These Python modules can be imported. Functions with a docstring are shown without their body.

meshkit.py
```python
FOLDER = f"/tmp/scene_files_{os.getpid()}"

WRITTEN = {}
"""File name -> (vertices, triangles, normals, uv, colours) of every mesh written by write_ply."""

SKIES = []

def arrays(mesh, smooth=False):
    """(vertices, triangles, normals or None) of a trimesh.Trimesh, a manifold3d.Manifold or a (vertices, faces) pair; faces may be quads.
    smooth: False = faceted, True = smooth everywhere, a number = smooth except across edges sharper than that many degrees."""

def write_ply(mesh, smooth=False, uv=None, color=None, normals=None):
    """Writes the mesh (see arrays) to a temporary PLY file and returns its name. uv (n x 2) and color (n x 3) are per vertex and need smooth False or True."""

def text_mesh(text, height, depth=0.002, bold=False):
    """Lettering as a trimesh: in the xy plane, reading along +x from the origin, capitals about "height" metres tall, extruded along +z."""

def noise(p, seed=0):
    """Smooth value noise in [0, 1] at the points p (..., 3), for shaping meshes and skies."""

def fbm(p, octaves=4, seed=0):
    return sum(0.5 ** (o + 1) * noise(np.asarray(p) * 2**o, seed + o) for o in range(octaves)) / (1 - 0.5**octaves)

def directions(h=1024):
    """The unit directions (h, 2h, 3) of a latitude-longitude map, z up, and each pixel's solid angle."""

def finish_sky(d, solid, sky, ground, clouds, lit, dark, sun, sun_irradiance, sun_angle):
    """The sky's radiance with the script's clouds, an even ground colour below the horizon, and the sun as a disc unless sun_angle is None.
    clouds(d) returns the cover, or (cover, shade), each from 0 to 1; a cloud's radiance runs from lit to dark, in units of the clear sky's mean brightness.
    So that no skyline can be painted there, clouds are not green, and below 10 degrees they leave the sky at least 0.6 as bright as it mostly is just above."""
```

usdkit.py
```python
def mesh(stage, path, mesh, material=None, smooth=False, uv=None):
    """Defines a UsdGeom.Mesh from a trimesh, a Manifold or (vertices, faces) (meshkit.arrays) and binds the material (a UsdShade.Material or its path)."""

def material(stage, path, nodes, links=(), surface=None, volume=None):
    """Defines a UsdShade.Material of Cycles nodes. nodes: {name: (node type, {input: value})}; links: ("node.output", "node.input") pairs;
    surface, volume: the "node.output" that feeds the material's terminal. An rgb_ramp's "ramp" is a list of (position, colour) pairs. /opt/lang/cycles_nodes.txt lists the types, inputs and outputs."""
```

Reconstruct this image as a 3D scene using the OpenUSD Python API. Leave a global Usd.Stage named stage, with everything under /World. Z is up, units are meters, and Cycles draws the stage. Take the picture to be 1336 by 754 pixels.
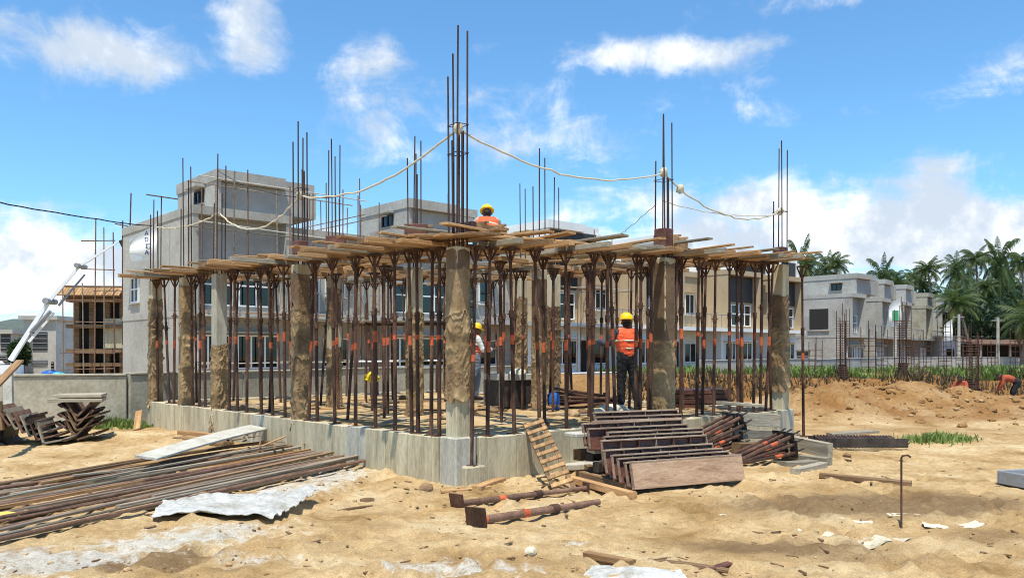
import math, random
import numpy as np
import trimesh
import manifold3d as m3
import usdkit
import meshkit
from pxr import Gf, Sdf, Usd, UsdGeom, UsdLux, UsdShade, Vt

random.seed(7)
R = np.random.RandomState(11)
stage = Usd.Stage.CreateInMemory()
UsdGeom.SetStageUpAxis(stage, "Z")
UsdGeom.SetStageMetersPerUnit(stage, 1.0)
UsdGeom.Xform.Define(stage, "/World")
UsdGeom.Scope.Define(stage, "/World/Looks")

# ------------------------------------------------------------------ camera
FPX, UC, VH, EYE = 1080.0, 668.0, 460.0, 1.6          # focal length in photo pixels, centre column, horizon row, eye height
cam = UsdGeom.Camera.Define(stage, "/World/camera")
cam.CreateHorizontalApertureAttr(36.0)
cam.CreateFocalLengthAttr(36.0 * FPX / 1336.0)
cam.CreateVerticalApertureOffsetAttr(36.0 * (VH - 377.0) / 1336.0)
cam.CreateClippingRangeAttr(Gf.Vec2f(0.1, 5000.0))
cx = UsdGeom.Xformable(cam)
cx.AddTranslateOp().Set(Gf.Vec3d(0, 0, EYE))
cx.AddRotateXOp().Set(90.0)
EXPOSURE = 0.36
cam.CreateExposureAttr(EXPOSURE)

# ------------------------------------------------------------------ sun and sky
SUN = np.array([-0.06, -0.34, 0.94]); SUN /= np.linalg.norm(SUN)
sun = UsdLux.DistantLight.Define(stage, "/World/sun")
sun.CreateIntensityAttr(1.25)
sun.CreateAngleAttr(0.5)
sun.CreateNormalizeAttr(True)
sun.CreateColorAttr(Gf.Vec3f(1.0, 0.95, 0.83))
zaxis = Gf.Vec3d(*map(float, SUN)); xaxis = Gf.Cross(Gf.Vec3d(0, 1, 0), zaxis).GetNormalized(); yaxis = Gf.Cross(zaxis, xaxis)
mx = Gf.Matrix4d(1.0)
mx.SetRow3(0, xaxis); mx.SetRow3(1, yaxis); mx.SetRow3(2, zaxis)
UsdGeom.Xformable(sun).AddTransformOp().Set(mx)


def sky_dir(u, v):
    d = np.array([(u - UC) / FPX, 1.0, (VH - v) / FPX])
    return d / np.linalg.norm(d)


# clouds: (u, v of the centre seen in the photograph, half width, half height, weight)
BLOBS = [(40, 340, .17, .070, 1.1), (140, 380, .12, .05, .8), (250, 300, .10, .04, .3), (100, 60, .085, .035, .52), (190, 95, .09, .035, .5),
         (325, 40, .045, .07, .8), (480, 110, .10, .05, .75), (600, 165, .14, .055, .75), (700, 190, .06, .04, .5), (500, 60, .05, .025, .4), (780, 62, .17, .022, .7), (900, 72, .12, .020, .7),
         (960, 125, .09, .035, .5), (1150, 145, .12, .022, .5), (900, 290, .19, .065, .8), (1090, 300, .24, .065, .9), (1290, 320, .14, .05, .9), (1330, 90, .06, .03, .5),
         (790, 190, .05, .035, .38), (1230, 205, .03, .05, .4), (1000, 8, .12, .018, .6), (450, 300, .08, .04, .5)]
nodes = {
    "tc": ("texture_coordinate", {}),
    "sky": ("sky_texture", {"sky_type": "single_scattering", "sun_disc": False, "sun_elevation": float(math.asin(SUN[2])),
                            "sun_rotation": float(math.atan2(SUN[0], SUN[1])), "altitude": 50.0, "air_density": 1.0, "aerosol_density": 0.6, "ozone_density": 2.0}),
    "sep": ("separate_xyz", {}), "zc": ("math", {"math_type": "maximum", "value2": 0.0}), "za": ("math", {"math_type": "add", "value2": 0.16}),
    "px": ("math", {"math_type": "divide"}), "py": ("math", {"math_type": "divide"}), "pv": ("combine_xyz", {"z": 3.7}),
    "n1": ("noise_texture", {"scale": 2.6, "detail": 12.0, "roughness": 0.58, "distortion": 0.5}),
    "n2": ("noise_texture", {"scale": 14.0, "detail": 10.0, "roughness": 0.66, "distortion": 0.4}),
    "n3": ("noise_texture", {"scale": 9.0, "detail": 6.0, "roughness": 0.6}),
    "na": ("math", {"math_type": "multiply_add", "value2": 1.5}), "nb": ("math", {"math_type": "multiply_add", "value2": 1.5, "value3": -1.06}),
    "cov": ("map_range", {"range_type": "smoothstep", "from_min": 0.68, "from_max": 1.38, "to_min": 0.0, "to_max": 1.0, "clamp": True}),
    "shade": ("map_range", {"range_type": "smoothstep", "from_min": 0.42, "from_max": 0.62, "to_min": 0.0, "to_max": 1.0, "clamp": True}),
    "cc": ("mix", {"color1": (4.6, 5.3, 6.2), "color2": (8.4, 8.5, 8.6)}),
    "tint": ("mix", {"mix_type": "multiply", "fac": 1.0, "color2": (0.80, 1.24, 1.46)}),
    "mixc": ("mix", {}), "bg": ("background_shader", {"strength": 0.115}),
}
links = [("tc.generated", "sky.vector"), ("tc.generated", "sep.vector"), ("sep.z", "zc.value1"), ("zc.value", "za.value1"), ("sep.x", "px.value1"), ("za.value", "px.value2"),
         ("sep.y", "py.value1"), ("za.value", "py.value2"), ("px.value", "pv.x"), ("py.value", "pv.y"), ("pv.vector", "n1.vector"), ("tc.generated", "n2.vector"), ("tc.generated", "n3.vector"),
         ("n2.fac", "nb.value1"), ("n1.fac", "na.value1"), ("nb.value", "na.value3")]
links = [l for l in links if l[0] != "tc.generated" or l[1] != "sky.vector"]
last = "na.value"
for i, (u, v, wu, wv, wt) in enumerate(BLOBS):
    c = sky_dir(u, v)
    right = np.cross(c, [0, 0, 1]); right /= np.linalg.norm(right); up = np.cross(right, c)
    nodes[f"s{i}"] = ("vector_math", {"vector_math_type": "subtract", "math_type": "subtract", "vector2": tuple(c)})
    nodes[f"r{i}"] = ("vector_math", {"math_type": "dot_product", "vector2": tuple(right / wu)})
    nodes[f"u{i}"] = ("vector_math", {"math_type": "dot_product", "vector2": tuple(up / wv)})
    nodes[f"v{i}"] = ("combine_xyz", {})
    nodes[f"f{i}"] = ("vector_math", {"math_type": "dot_product", "vector2": tuple(c)})
    nodes[f"l{i}"] = ("vector_math", {"math_type": "length"})
    nodes[f"m{i}"] = ("map_range", {"range_type": "smoothstep", "from_min": 1.5, "from_max": 0.1, "to_min": 0.0, "to_max": 0.72 * wt, "clamp": True})
    nodes[f"a{i}"] = ("math", {"math_type": "add"})
    del nodes[f"s{i}"][1]["vector_math_type"]
    links += [("tc.generated", f"s{i}.vector1"), (f"s{i}.vector", f"r{i}.vector1"), (f"s{i}.vector", f"u{i}.vector1"), (f"s{i}.vector", f"f{i}.vector1"), (f"r{i}.value", f"v{i}.x"), (f"u{i}.value", f"v{i}.y"),
              (f"f{i}.value", f"v{i}.z"), (f"v{i}.vector", f"l{i}.vector1"), (f"l{i}.value", f"m{i}.value"), (f"m{i}.result", f"a{i}.value1"), (last, f"a{i}.value2")]
    last = f"a{i}.value"
links += [(last, "cov.value"), ("n3.fac", "shade.value"), ("shade.result", "cc.fac"), ("sky.color", "tint.color1"), ("tint.color", "mixc.color1"), ("cc.color", "mixc.color2"), ("cov.result", "mixc.fac"), ("mixc.color", "bg.color")]
skymat = usdkit.material(stage, "/World/Looks/sky_look", nodes, links, surface="bg.background")
dome = UsdLux.DomeLight.Define(stage, "/World/sky")
dome.GetPrim().SetCustomDataByKey("kind", "structure")
UsdShade.MaterialBindingAPI.Apply(dome.GetPrim()).Bind(skymat)

# ------------------------------------------------------------------ scene helpers
COUNT = {}


def free(name, parent):
    p = str(parent.GetPath()) if parent else "/World"
    n = COUNT.get((p, name), 0)
    COUNT[(p, name)] = n + 1
    return f"{p}/{name}" if n == 0 else f"{p}/{name}_{n:03d}"


def tag(prim, label=None, cat=None, group=None, kind=None):
    for k, v in (("label", label), ("category", cat), ("group", group), ("kind", kind)):
        if v:
            prim.SetCustomDataByKey(k, v)
    return prim


def gm(m):
    return Gf.Matrix4d(*[float(x) for x in np.asarray(m).T.ravel()])


def frame(o, x, y=None, z=None):
    m = np.eye(4); m[:3, 0] = x; m[:3, 1] = y; m[:3, 2] = z; m[:3, 3] = o
    return m


def along(p0, p1, up=(0, 0, 1)):
    """matrix: origin at p0, x towards p1, z near up; and the length"""
    p0, p1 = np.asarray(p0, float), np.asarray(p1, float)
    x = p1 - p0; L = np.linalg.norm(x); x /= L
    y = np.cross(up, x); y /= np.linalg.norm(y); z = np.cross(x, y)
    return frame(p0, x, y, z), L


def upright(loc, rz=0.0, sc=(1, 1, 1), tilt=(0, 0)):
    m = trimesh.transformations.euler_matrix(tilt[0], tilt[1], rz, "sxyz")
    m[:3, :3] = m[:3, :3] @ np.diag(sc)
    m[:3, 3] = loc
    return m


def obj(name, mesh, mat, parent=None, m=None, smooth=False, attrs=None):
    pr = usdkit.mesh(stage, free(name, parent), cat(mesh) if isinstance(mesh, list) else mesh, mat, smooth)
    if m is not None:
        pr.AddTransformOp().Set(gm(m))
    for k, v in (attrs or {}).items():
        UsdGeom.PrimvarsAPI(pr).CreatePrimvar(k, Sdf.ValueTypeNames.FloatArray, "vertex").Set(Vt.FloatArray.FromNumpy(np.asarray(v, np.float32)))
    return pr.GetPrim()


def thing(name, label, cat_, m=None, group=None, kind=None):
    x = UsdGeom.Xform.Define(stage, free(name, None))
    x.AddTransformOp().Set(gm(np.eye(4) if m is None else m))
    return tag(x.GetPrim(), label, cat_, group, kind)


def dup(root, m, label=None, group=None):
    x = UsdGeom.Xform.Define(stage, free(str(root.GetName()).rstrip("0123456789").rstrip("_"), None))
    p = x.GetPrim()
    p.GetReferences().AddInternalReference(root.GetPath())
    p.SetInstanceable(True)
    ops = UsdGeom.Xformable(p).GetOrderedXformOps()
    ops[0].Set(gm(m))
    was = root.GetCustomData()
    return tag(p, label or was["label"], was["category"], group or was.get("group"))


def cat(parts):
    vs, fs, n = [], [], 0
    for p in parts:
        v, f = (p.vertices, p.faces) if hasattr(p, "vertices") else (np.asarray(p[0], float), np.asarray(p[1], int))
        if f.shape[1] == 4:
            f = np.vstack([f[:, [0, 1, 2]], f[:, [0, 2, 3]]])
        vs.append(v); fs.append(f + n); n += len(v)
    return np.vstack(vs), np.vstack(fs)


def tr(mesh, m):
    v, f = (mesh.vertices, mesh.faces) if hasattr(mesh, "vertices") else mesh
    v = np.asarray(v, float)
    return v @ np.asarray(m)[:3, :3].T + np.asarray(m)[:3, 3], f


def box(x0, x1, y0, y1, z0, z1):
    v = np.array([[x0, y0, z0], [x1, y0, z0], [x1, y1, z0], [x0, y1, z0], [x0, y0, z1], [x1, y0, z1], [x1, y1, z1], [x0, y1, z1]], float)
    f = np.array([[0, 3, 2, 1], [4, 5, 6, 7], [0, 1, 5, 4], [1, 2, 6, 5], [2, 3, 7, 6], [3, 0, 4, 7]])
    return v, np.vstack([f[:, [0, 1, 2]], f[:, [0, 2, 3]]])


def cbox(x0, x1, y0, y1, z0, z1, c=0.012):
    """box with chamfered edges"""
    pts = []
    for i, x in enumerate((x0, x1)):
        for j, y in enumerate((y0, y1)):
            for k, z in enumerate((z0, z1)):
                sx, sy, sz = (c if i == 0 else -c), (c if j == 0 else -c), (c if k == 0 else -c)
                pts += [(x, y + sy, z + sz), (x + sx, y, z + sz), (x + sx, y + sy, z)]
    h = trimesh.convex.convex_hull(np.array(pts))
    return np.array(h.vertices), np.array(h.faces)


def plank(L, w, h, c=0.006, bow=0.0, warp=0.0, n=4, seed=0):
    """board along x from 0 to L, lying in xy, chamfered, a little bowed and twisted, with uneven ends"""
    rr = np.random.RandomState(seed)
    prof = np.array([[-w / 2 + c, 0], [w / 2 - c, 0], [w / 2, c], [w / 2, h - c], [w / 2 - c, h], [-w / 2 + c, h], [-w / 2, h - c], [-w / 2, c]])
    vs = []
    for i in range(n + 1):
        t = i / n
        tw = warp * (t - 0.5)
        q = prof.copy(); q[:, 1] -= h / 2
        q = q @ np.array([[math.cos(tw), math.sin(tw)], [-math.sin(tw), math.cos(tw)]])
        q[:, 1] += h / 2 + bow * 4 * t * (1 - t)
        x = np.full(8, t * L)
        if i in (0, n):
            x += (rr.rand() - 0.5) * 0.3 * q[:, 0]
        vs.append(np.column_stack([x, q[:, 0] + bow * 0.4 * math.sin(t * 3), q[:, 1]]))
    v = np.vstack(vs); f = []
    for i in range(n):
        for j in range(8):
            a, b = i * 8 + j, i * 8 + (j + 1) % 8
            f += [(a, a + 8, b + 8), (a, b + 8, b)]
    for j in range(1, 7):
        f += [(0, j, j + 1), (n * 8, n * 8 + j + 1, n * 8 + j)]
    return v, np.array(f)


def tube(pts, r, n=8, cap=True):
    """tube along a list of points; r a number or one per point"""
    pts = np.asarray(pts, float); r = np.broadcast_to(r, len(pts))
    t = np.gradient(pts, axis=0); t /= np.linalg.norm(t, axis=1, keepdims=True) + 1e-12
    ref = np.array([0, 0, 1.0]) if abs(t[0][2]) < 0.9 else np.array([1.0, 0, 0])
    vs = []
    a = np.linspace(0, 2 * np.pi, n, endpoint=False)
    for p, d, q in zip(pts, t, r):
        x = np.cross(ref, d); x /= np.linalg.norm(x); y = np.cross(d, x)
        ref = ref if abs(d @ ref) < 0.95 else y
        vs.append(p + q * (np.cos(a)[:, None] * x + np.sin(a)[:, None] * y))
    v = np.vstack(vs); f = []
    for i in range(len(pts) - 1):
        for j in range(n):
            A, B = i * n + j, i * n + (j + 1) % n
            f += [(A, B, B + n), (A, B + n, A + n)]
    if cap:
        e = (len(pts) - 1) * n
        for j in range(1, n - 1):
            f += [(0, j + 1, j), (e, e + j, e + j + 1)]
    return v, np.array(f)


def bar(p0, p1, w, h, up=(0, 0, 1)):
    m, L = along(p0, p1, up)
    return tr(box(0, L, -w / 2, w / 2, -h / 2, h / 2), m)


def rock(r, seed, sub=2, flat=0.7, rough=0.35):
    s = trimesh.creation.icosphere(sub, 1.0)
    v = np.array(s.vertices)
    v = v * (1 - rough / 2 + rough * meshkit.fbm(v * 1.6 + seed * 7.3, 3, seed))[:, None]
    v[:, 2] *= flat
    return v * r, np.array(s.faces)


def ordinal(n):
    w = "first second third fourth fifth sixth seventh eighth ninth tenth eleventh twelfth thirteenth fourteenth fifteenth sixteenth seventeenth eighteenth nineteenth".split()
    t = ["", "", "twent", "thirt", "fort", "fift"]
    n += 1
    return w[n - 1] if n < 20 else t[n // 10] + "ieth" if n % 10 == 0 else t[n // 10] + "y-" + w[n % 10 - 1]


def ground_pt(u, v, z=0.0):
    Y = (EYE - z) * FPX / (v - VH)
    return np.array([(u - UC) / FPX * Y, Y, z])


def at(u, v, Y):
    return np.array([(u - UC) / FPX * Y, Y, EYE - (v - VH) / FPX * Y])


# ------------------------------------------------------------------ materials
LOOK = {}


def lin(*c):
    c = np.array(c, float) / 255.0
    return tuple(np.where(c <= 0.04045, c / 12.92, ((c + 0.055) / 1.055) ** 2.4))


def M(name, cols, scale=4.0, stretch=(1, 1, 1), detail=6.0, rough=0.85, bump=0.4, bdist=0.01, fine=8.0, mott=0.35, rand=0.12, metal=0.0, spec=0.3, world=False):
    if np.ndim(cols[0]) == 0:
        cols = [cols]
    if np.ndim(cols[0][-1]) == 0:
        cols = [(0.3 + 0.4 * i / max(1, len(cols) - 1), c) for i, c in enumerate(cols)]
    n = {"tc": ("geometry", {}) if world else ("texture_coordinate", {}), "oi": ("object_info", {}), "k": ("math", {"math_type": "multiply", "value2": 37.0}),
         "add": ("vector_math", {"math_type": "add"}), "map": ("mapping", {"scale": stretch}),
         "a": ("noise_texture", {"scale": scale, "detail": detail, "roughness": 0.62}), "b": ("noise_texture", {"scale": scale * fine, "detail": 5.0, "roughness": 0.65}),
         "ramp": ("rgb_ramp", {"ramp": cols}), "mr": ("map_range", {"from_min": 0.25, "from_max": 0.75, "to_min": 1 - mott, "to_max": 1 + mott, "clamp": True}),
         "vr": ("map_range", {"from_min": 0.0, "from_max": 1.0, "to_min": 1 - rand, "to_max": 1 + rand, "clamp": True}), "mul": ("math", {"math_type": "multiply"}),
         "h": ("hsv", {}), "bp": ("bump", {"strength": bump, "distance": bdist}),
         "p": ("principled_bsdf", {"roughness": rough, "metallic": metal, "specular_ior_level": spec})}
    l = [("tc.position" if world else "tc.object", "add.vector1"), ("oi.random", "k.value1"), ("k.value", "add.vector2"), ("add.vector", "map.vector"), ("map.vector", "a.vector"), ("map.vector", "b.vector"),
         ("a.fac", "ramp.fac"), ("b.fac", "mr.value"), ("oi.random", "vr.value"), ("mr.result", "mul.value1"), ("vr.result", "mul.value2"), ("ramp.color", "h.color"), ("mul.value", "h.value"),
         ("h.color", "p.base_color"), ("b.fac", "bp.height"), ("bp.normal", "p.normal")]
    LOOK[name] = usdkit.material(stage, f"/World/Looks/{name}_look", n, l, surface="p.BSDF")
    return LOOK[name]


M("concrete", [(.30, .255, .165), (.44, .385, .262), (.53, .475, .335)], 2.2, (3.0, 3.0, .5), rough=.9, bump=.5, mott=.22)
M("concrete_wet", [(.27, .255, .20), (.38, .36, .295), (.47, .45, .375)], 3.0, (3.0, 3.0, .5), rough=.8, mott=.25)
M("plaster_grey", [(.27, .255, .225), (.36, .345, .31), (.41, .395, .355)], .55, rough=.92, bump=.25, fine=11, mott=.18, rand=.05)
M("board_dark", [(.05, .035, .025), (.10, .075, .055)], 3.0, rough=.9)
M("plaster_shade", [(.27, .265, .25), (.33, .325, .31), (.37, .365, .345)], .8, rough=.92, bump=.2, fine=14, mott=.10, rand=.04)
M("plaster_beige", [(.36, .27, .165), (.42, .32, .20), (.455, .355, .235)], .6, rough=.9, bump=.2, fine=14, mott=.08, rand=.04)
M("plaster_white", [(.62, .63, .62), (.70, .71, .70), (.74, .745, .735)], .6, rough=.85, bump=.15, fine=14, mott=.06, rand=.02)
M("dark_panel", [(.028, .030, .033), (.045, .047, .050)], 1.5, rough=.6, mott=.15)
M("wall_block", [(.26, .235, .175), (.335, .305, .235), (.40, .37, .29)], 1.6, rough=.93, bump=.5, mott=.2, rand=.03)
M("rust", [(.038, .019, .012), (.072, .035, .022), (.135, .068, .042)], 7.0, (1, 1, .35), rough=.75, bump=.4, mott=.4, rand=.3)
M("rust_light", [(.10, .055, .035), (.16, .09, .06), (.22, .13, .09)], 7.0, rough=.8, bump=.4, mott=.35, rand=.2)
M("rebar", [(.040, .022, .018), (.075, .040, .030)], 9.0, rough=.7, mott=.3, rand=.2)
M("orange_paint", [(.16, .05, .025), (.42, .085, .03), (.50, .11, .045)], 14.0, rough=.7, mott=.35, rand=.35)
M("timber", [(.20, .105, .045), (.34, .195, .088), (.47, .295, .145)], 3.0, (.35, 6, 6), rough=.85, bump=.5, mott=.3, rand=.28)
M("timber_dark", [(.10, .058, .03), (.19, .115, .06), (.27, .175, .10)], 3.0, (.35, 6, 6), rough=.9, bump=.5, mott=.35, rand=.3)
M("timber_grey", [(.17, .145, .105), (.27, .235, .175), (.36, .32, .25)], 3.0, (.35, 6, 6), rough=.9, bump=.5, mott=.35, rand=.25)
M("pipe_grey", [(.10, .075, .052), (.18, .14, .10), (.30, .255, .195)], 3.0, (.4, 6, 6), rough=.7, bump=.4, mott=.35, rand=.35)
M("sacking", [(.12, .070, .030), (.23, .150, .070), (.36, .255, .135)], 3.5, spec=.45, rough=.7, bump=.15, bdist=.004, fine=30, mott=.18, rand=.15)
M("sacking_wet", [(.085, .048, .022), (.13, .076, .036), (.18, .11, .055)], 3.0, spec=.45, rough=.62, bump=.12, bdist=.004, fine=30, mott=.15, rand=.1)
M("form_red", [(.060, .022, .014), (.105, .040, .026), (.17, .080, .055)], 3.0, (1, 1, 1), rough=.6, bump=.3, mott=.35, rand=.25, spec=.4)
M("form_edge", [(.17, .105, .07), (.27, .19, .135), (.38, .30, .225)], 5.0, (.5, 4, 4), rough=.85, mott=.3, rand=.2)
M("form_tan", [(.24, .14, .085), (.37, .24, .155), (.45, .31, .21)], 3.0, (.6, 3, 3), rough=.8, mott=.25, rand=.1)
M("form_black", [(.016, .013, .012), (.035, .028, .024), (.06, .045, .036)], 5.0, rough=.6, mott=.4, rand=.2)
M("slab_pale", [(.30, .285, .235), (.41, .39, .335), (.48, .46, .40)], 4.0, rough=.9, mott=.2, rand=.1)
M("sheet_white", [(.26, .23, .18), (.40, .39, .36), (.50, .50, .48)], 3.0, rough=.6, bump=.6, mott=.25, rand=.04)
M("cement_white", [(.50, .44, .31), (.68, .62, .48)], 8.0, rough=.95, bump=.8, bdist=.02, mott=.2)
M("rope", [(.42, .36, .25), (.58, .50, .37)], 20.0, rough=.95, mott=.2)
M("cable_black", (.02, .02, .022), 5.0, rough=.6, mott=.1)
M("white_paint", [(.70, .71, .72), (.78, .79, .80)], 2.0, rough=.4, mott=.08, rand=.03)
M("grey_paint", [(.20, .21, .22), (.28, .29, .30)], 2.0, rough=.45, mott=.1, rand=.03)
M("black_rubber", (.018, .018, .018), 8.0, rough=.8, mott=.2)
M("white_frame", (.72, .73, .74), 2.0, rough=.45, bump=.05, mott=.05, rand=.02)
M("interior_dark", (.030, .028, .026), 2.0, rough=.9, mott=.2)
M("blue_plastic", (.03, .12, .42), 2.0, rough=.4, bump=.05, mott=.1)
M("cyan_plastic", (.10, .50, .62), 2.0, rough=.4, bump=.05, mott=.1)
M("yellow_plastic", (.80, .52, .015), 2.0, rough=.35, bump=.03, mott=.05, rand=.03)
M("yellow_sack", (.70, .50, .10), 6.0, rough=.8, mott=.2)
M("vest_orange", [(.66, .085, .03), (.80, .13, .05)], 12.0, rough=.8, mott=.15, rand=.03)
M("vest_band", (.62, .63, .50), 12.0, rough=.5, mott=.1)
M("skin", (.11, .055, .035), 10.0, rough=.6, bump=.1, mott=.1, rand=.05)
M("hair", (.012, .010, .009), 20.0, rough=.7)
M("cloth_black", [(.012, .012, .014), (.022, .022, .026)], 10.0, rough=.9, mott=.2)
M("cloth_navy", [(.028, .032, .045), (.045, .05, .068)], 10.0, rough=.9, mott=.2)
M("cloth_denim", [(.10, .125, .17), (.16, .19, .24)], 12.0, rough=.9, mott=.2)
M("cloth_tan", [(.32, .25, .17), (.42, .34, .25)], 12.0, rough=.9, mott=.2)
M("cloth_white", [(.60, .60, .58), (.70, .70, .68)], 12.0, rough=.9, mott=.1)
M("cloth_red", [(.30, .06, .03), (.42, .09, .045)], 12.0, rough=.9, mott=.2)
M("cloth_green", (.05, .30, .14), 12.0, rough=.9, mott=.1)
M("ink_blue", (.03, .05, .16), 12.0, rough=.9, mott=.1)
M("palm_trunk", [(.17, .145, .11), (.26, .22, .17)], 3.0, (1, 1, 5), rough=.95, mott=.3, rand=.15)
M("bark", [(.09, .07, .05), (.15, .12, .09)], 3.0, rough=.95, mott=.3)
M("hill_green", [(.06, .08, .075), (.10, .12, .10)], .02, rough=1.0, mott=.2, fine=6)
M("roots", [(.16, .10, .055), (.27, .18, .105), (.36, .26, .16)], 6.0, rough=.95, mott=.4)
M("clod_red", [(.15, .075, .028), (.27, .145, .055), (.36, .22, .10)], 6.0, rough=.97, bump=.8, mott=.3, rand=.1)
M("clod", [(.22, .135, .065), (.36, .24, .125), (.46, .33, .19)], 6.0, rough=.97, bump=.8, mott=.3, rand=.3)


def leaf_mat(name, cols, tr_col, rand=.25):
    n = {"g": ("geometry", {}), "oi": ("object_info", {}), "ramp": ("rgb_ramp", {"ramp": [(i / (len(cols) - 1), c) for i, c in enumerate(cols)]}),
         "p": ("principled_bsdf", {"roughness": .55, "specular_ior_level": .35}), "t": ("translucent_bsdf", {"color": tr_col}), "m": ("mix_closure", {"fac": .25}),
         "vr": ("map_range", {"to_min": 1 - rand, "to_max": 1 + rand, "clamp": True}), "h": ("hsv", {})}
    LOOK[name] = usdkit.material(stage, f"/World/Looks/{name}_look", n, [("g.random_per_island", "ramp.fac"), ("ramp.color", "h.color"), ("oi.random", "vr.value"), ("vr.result", "h.value"), ("h.color", "p.base_color"),
                                 ("p.BSDF", "m.closure1"), ("t.BSDF", "m.closure2")], surface="m.closure")


leaf_mat("palm_leaf", [(.045, .075, .018), (.09, .13, .03), (.16, .20, .05), (.28, .28, .10)], (.16, .22, .05))
leaf_mat("palm_leaf_yellow", [(.10, .13, .03), (.17, .18, .05), (.26, .23, .08), (.30, .24, .10)], (.20, .18, .05))
leaf_mat("tree_leaf", [(.02, .045, .015), (.035, .07, .02), (.055, .095, .03)], (.06, .10, .02))
leaf_mat("grass_blade", [(.14, .20, .045), (.22, .28, .07), (.32, .37, .12), (.44, .41, .21)], (.24, .32, .07))
leaf_mat("grass_dry", [(.15, .10, .05), (.24, .17, .09), (.11, .07, .035), (.30, .23, .13)], (.2, .16, .08))

LOOK["glass"] = usdkit.material(stage, "/World/Looks/glass_look", {
    "f": ("fresnel", {"IOR": 1.5}), "t": ("transparent_bsdf", {"color": (.30, .33, .34)}), "g": ("glossy_bsdf", {"color": (.9, .9, .9), "roughness": .02}), "m": ("mix_closure", {}),
    "ad": ("math", {"math_type": "add", "value2": .015})}, [("f.fac", "ad.value1"), ("ad.value", "m.fac"), ("t.BSDF", "m.closure1"), ("g.BSDF", "m.closure2")], surface="m.closure")

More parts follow.
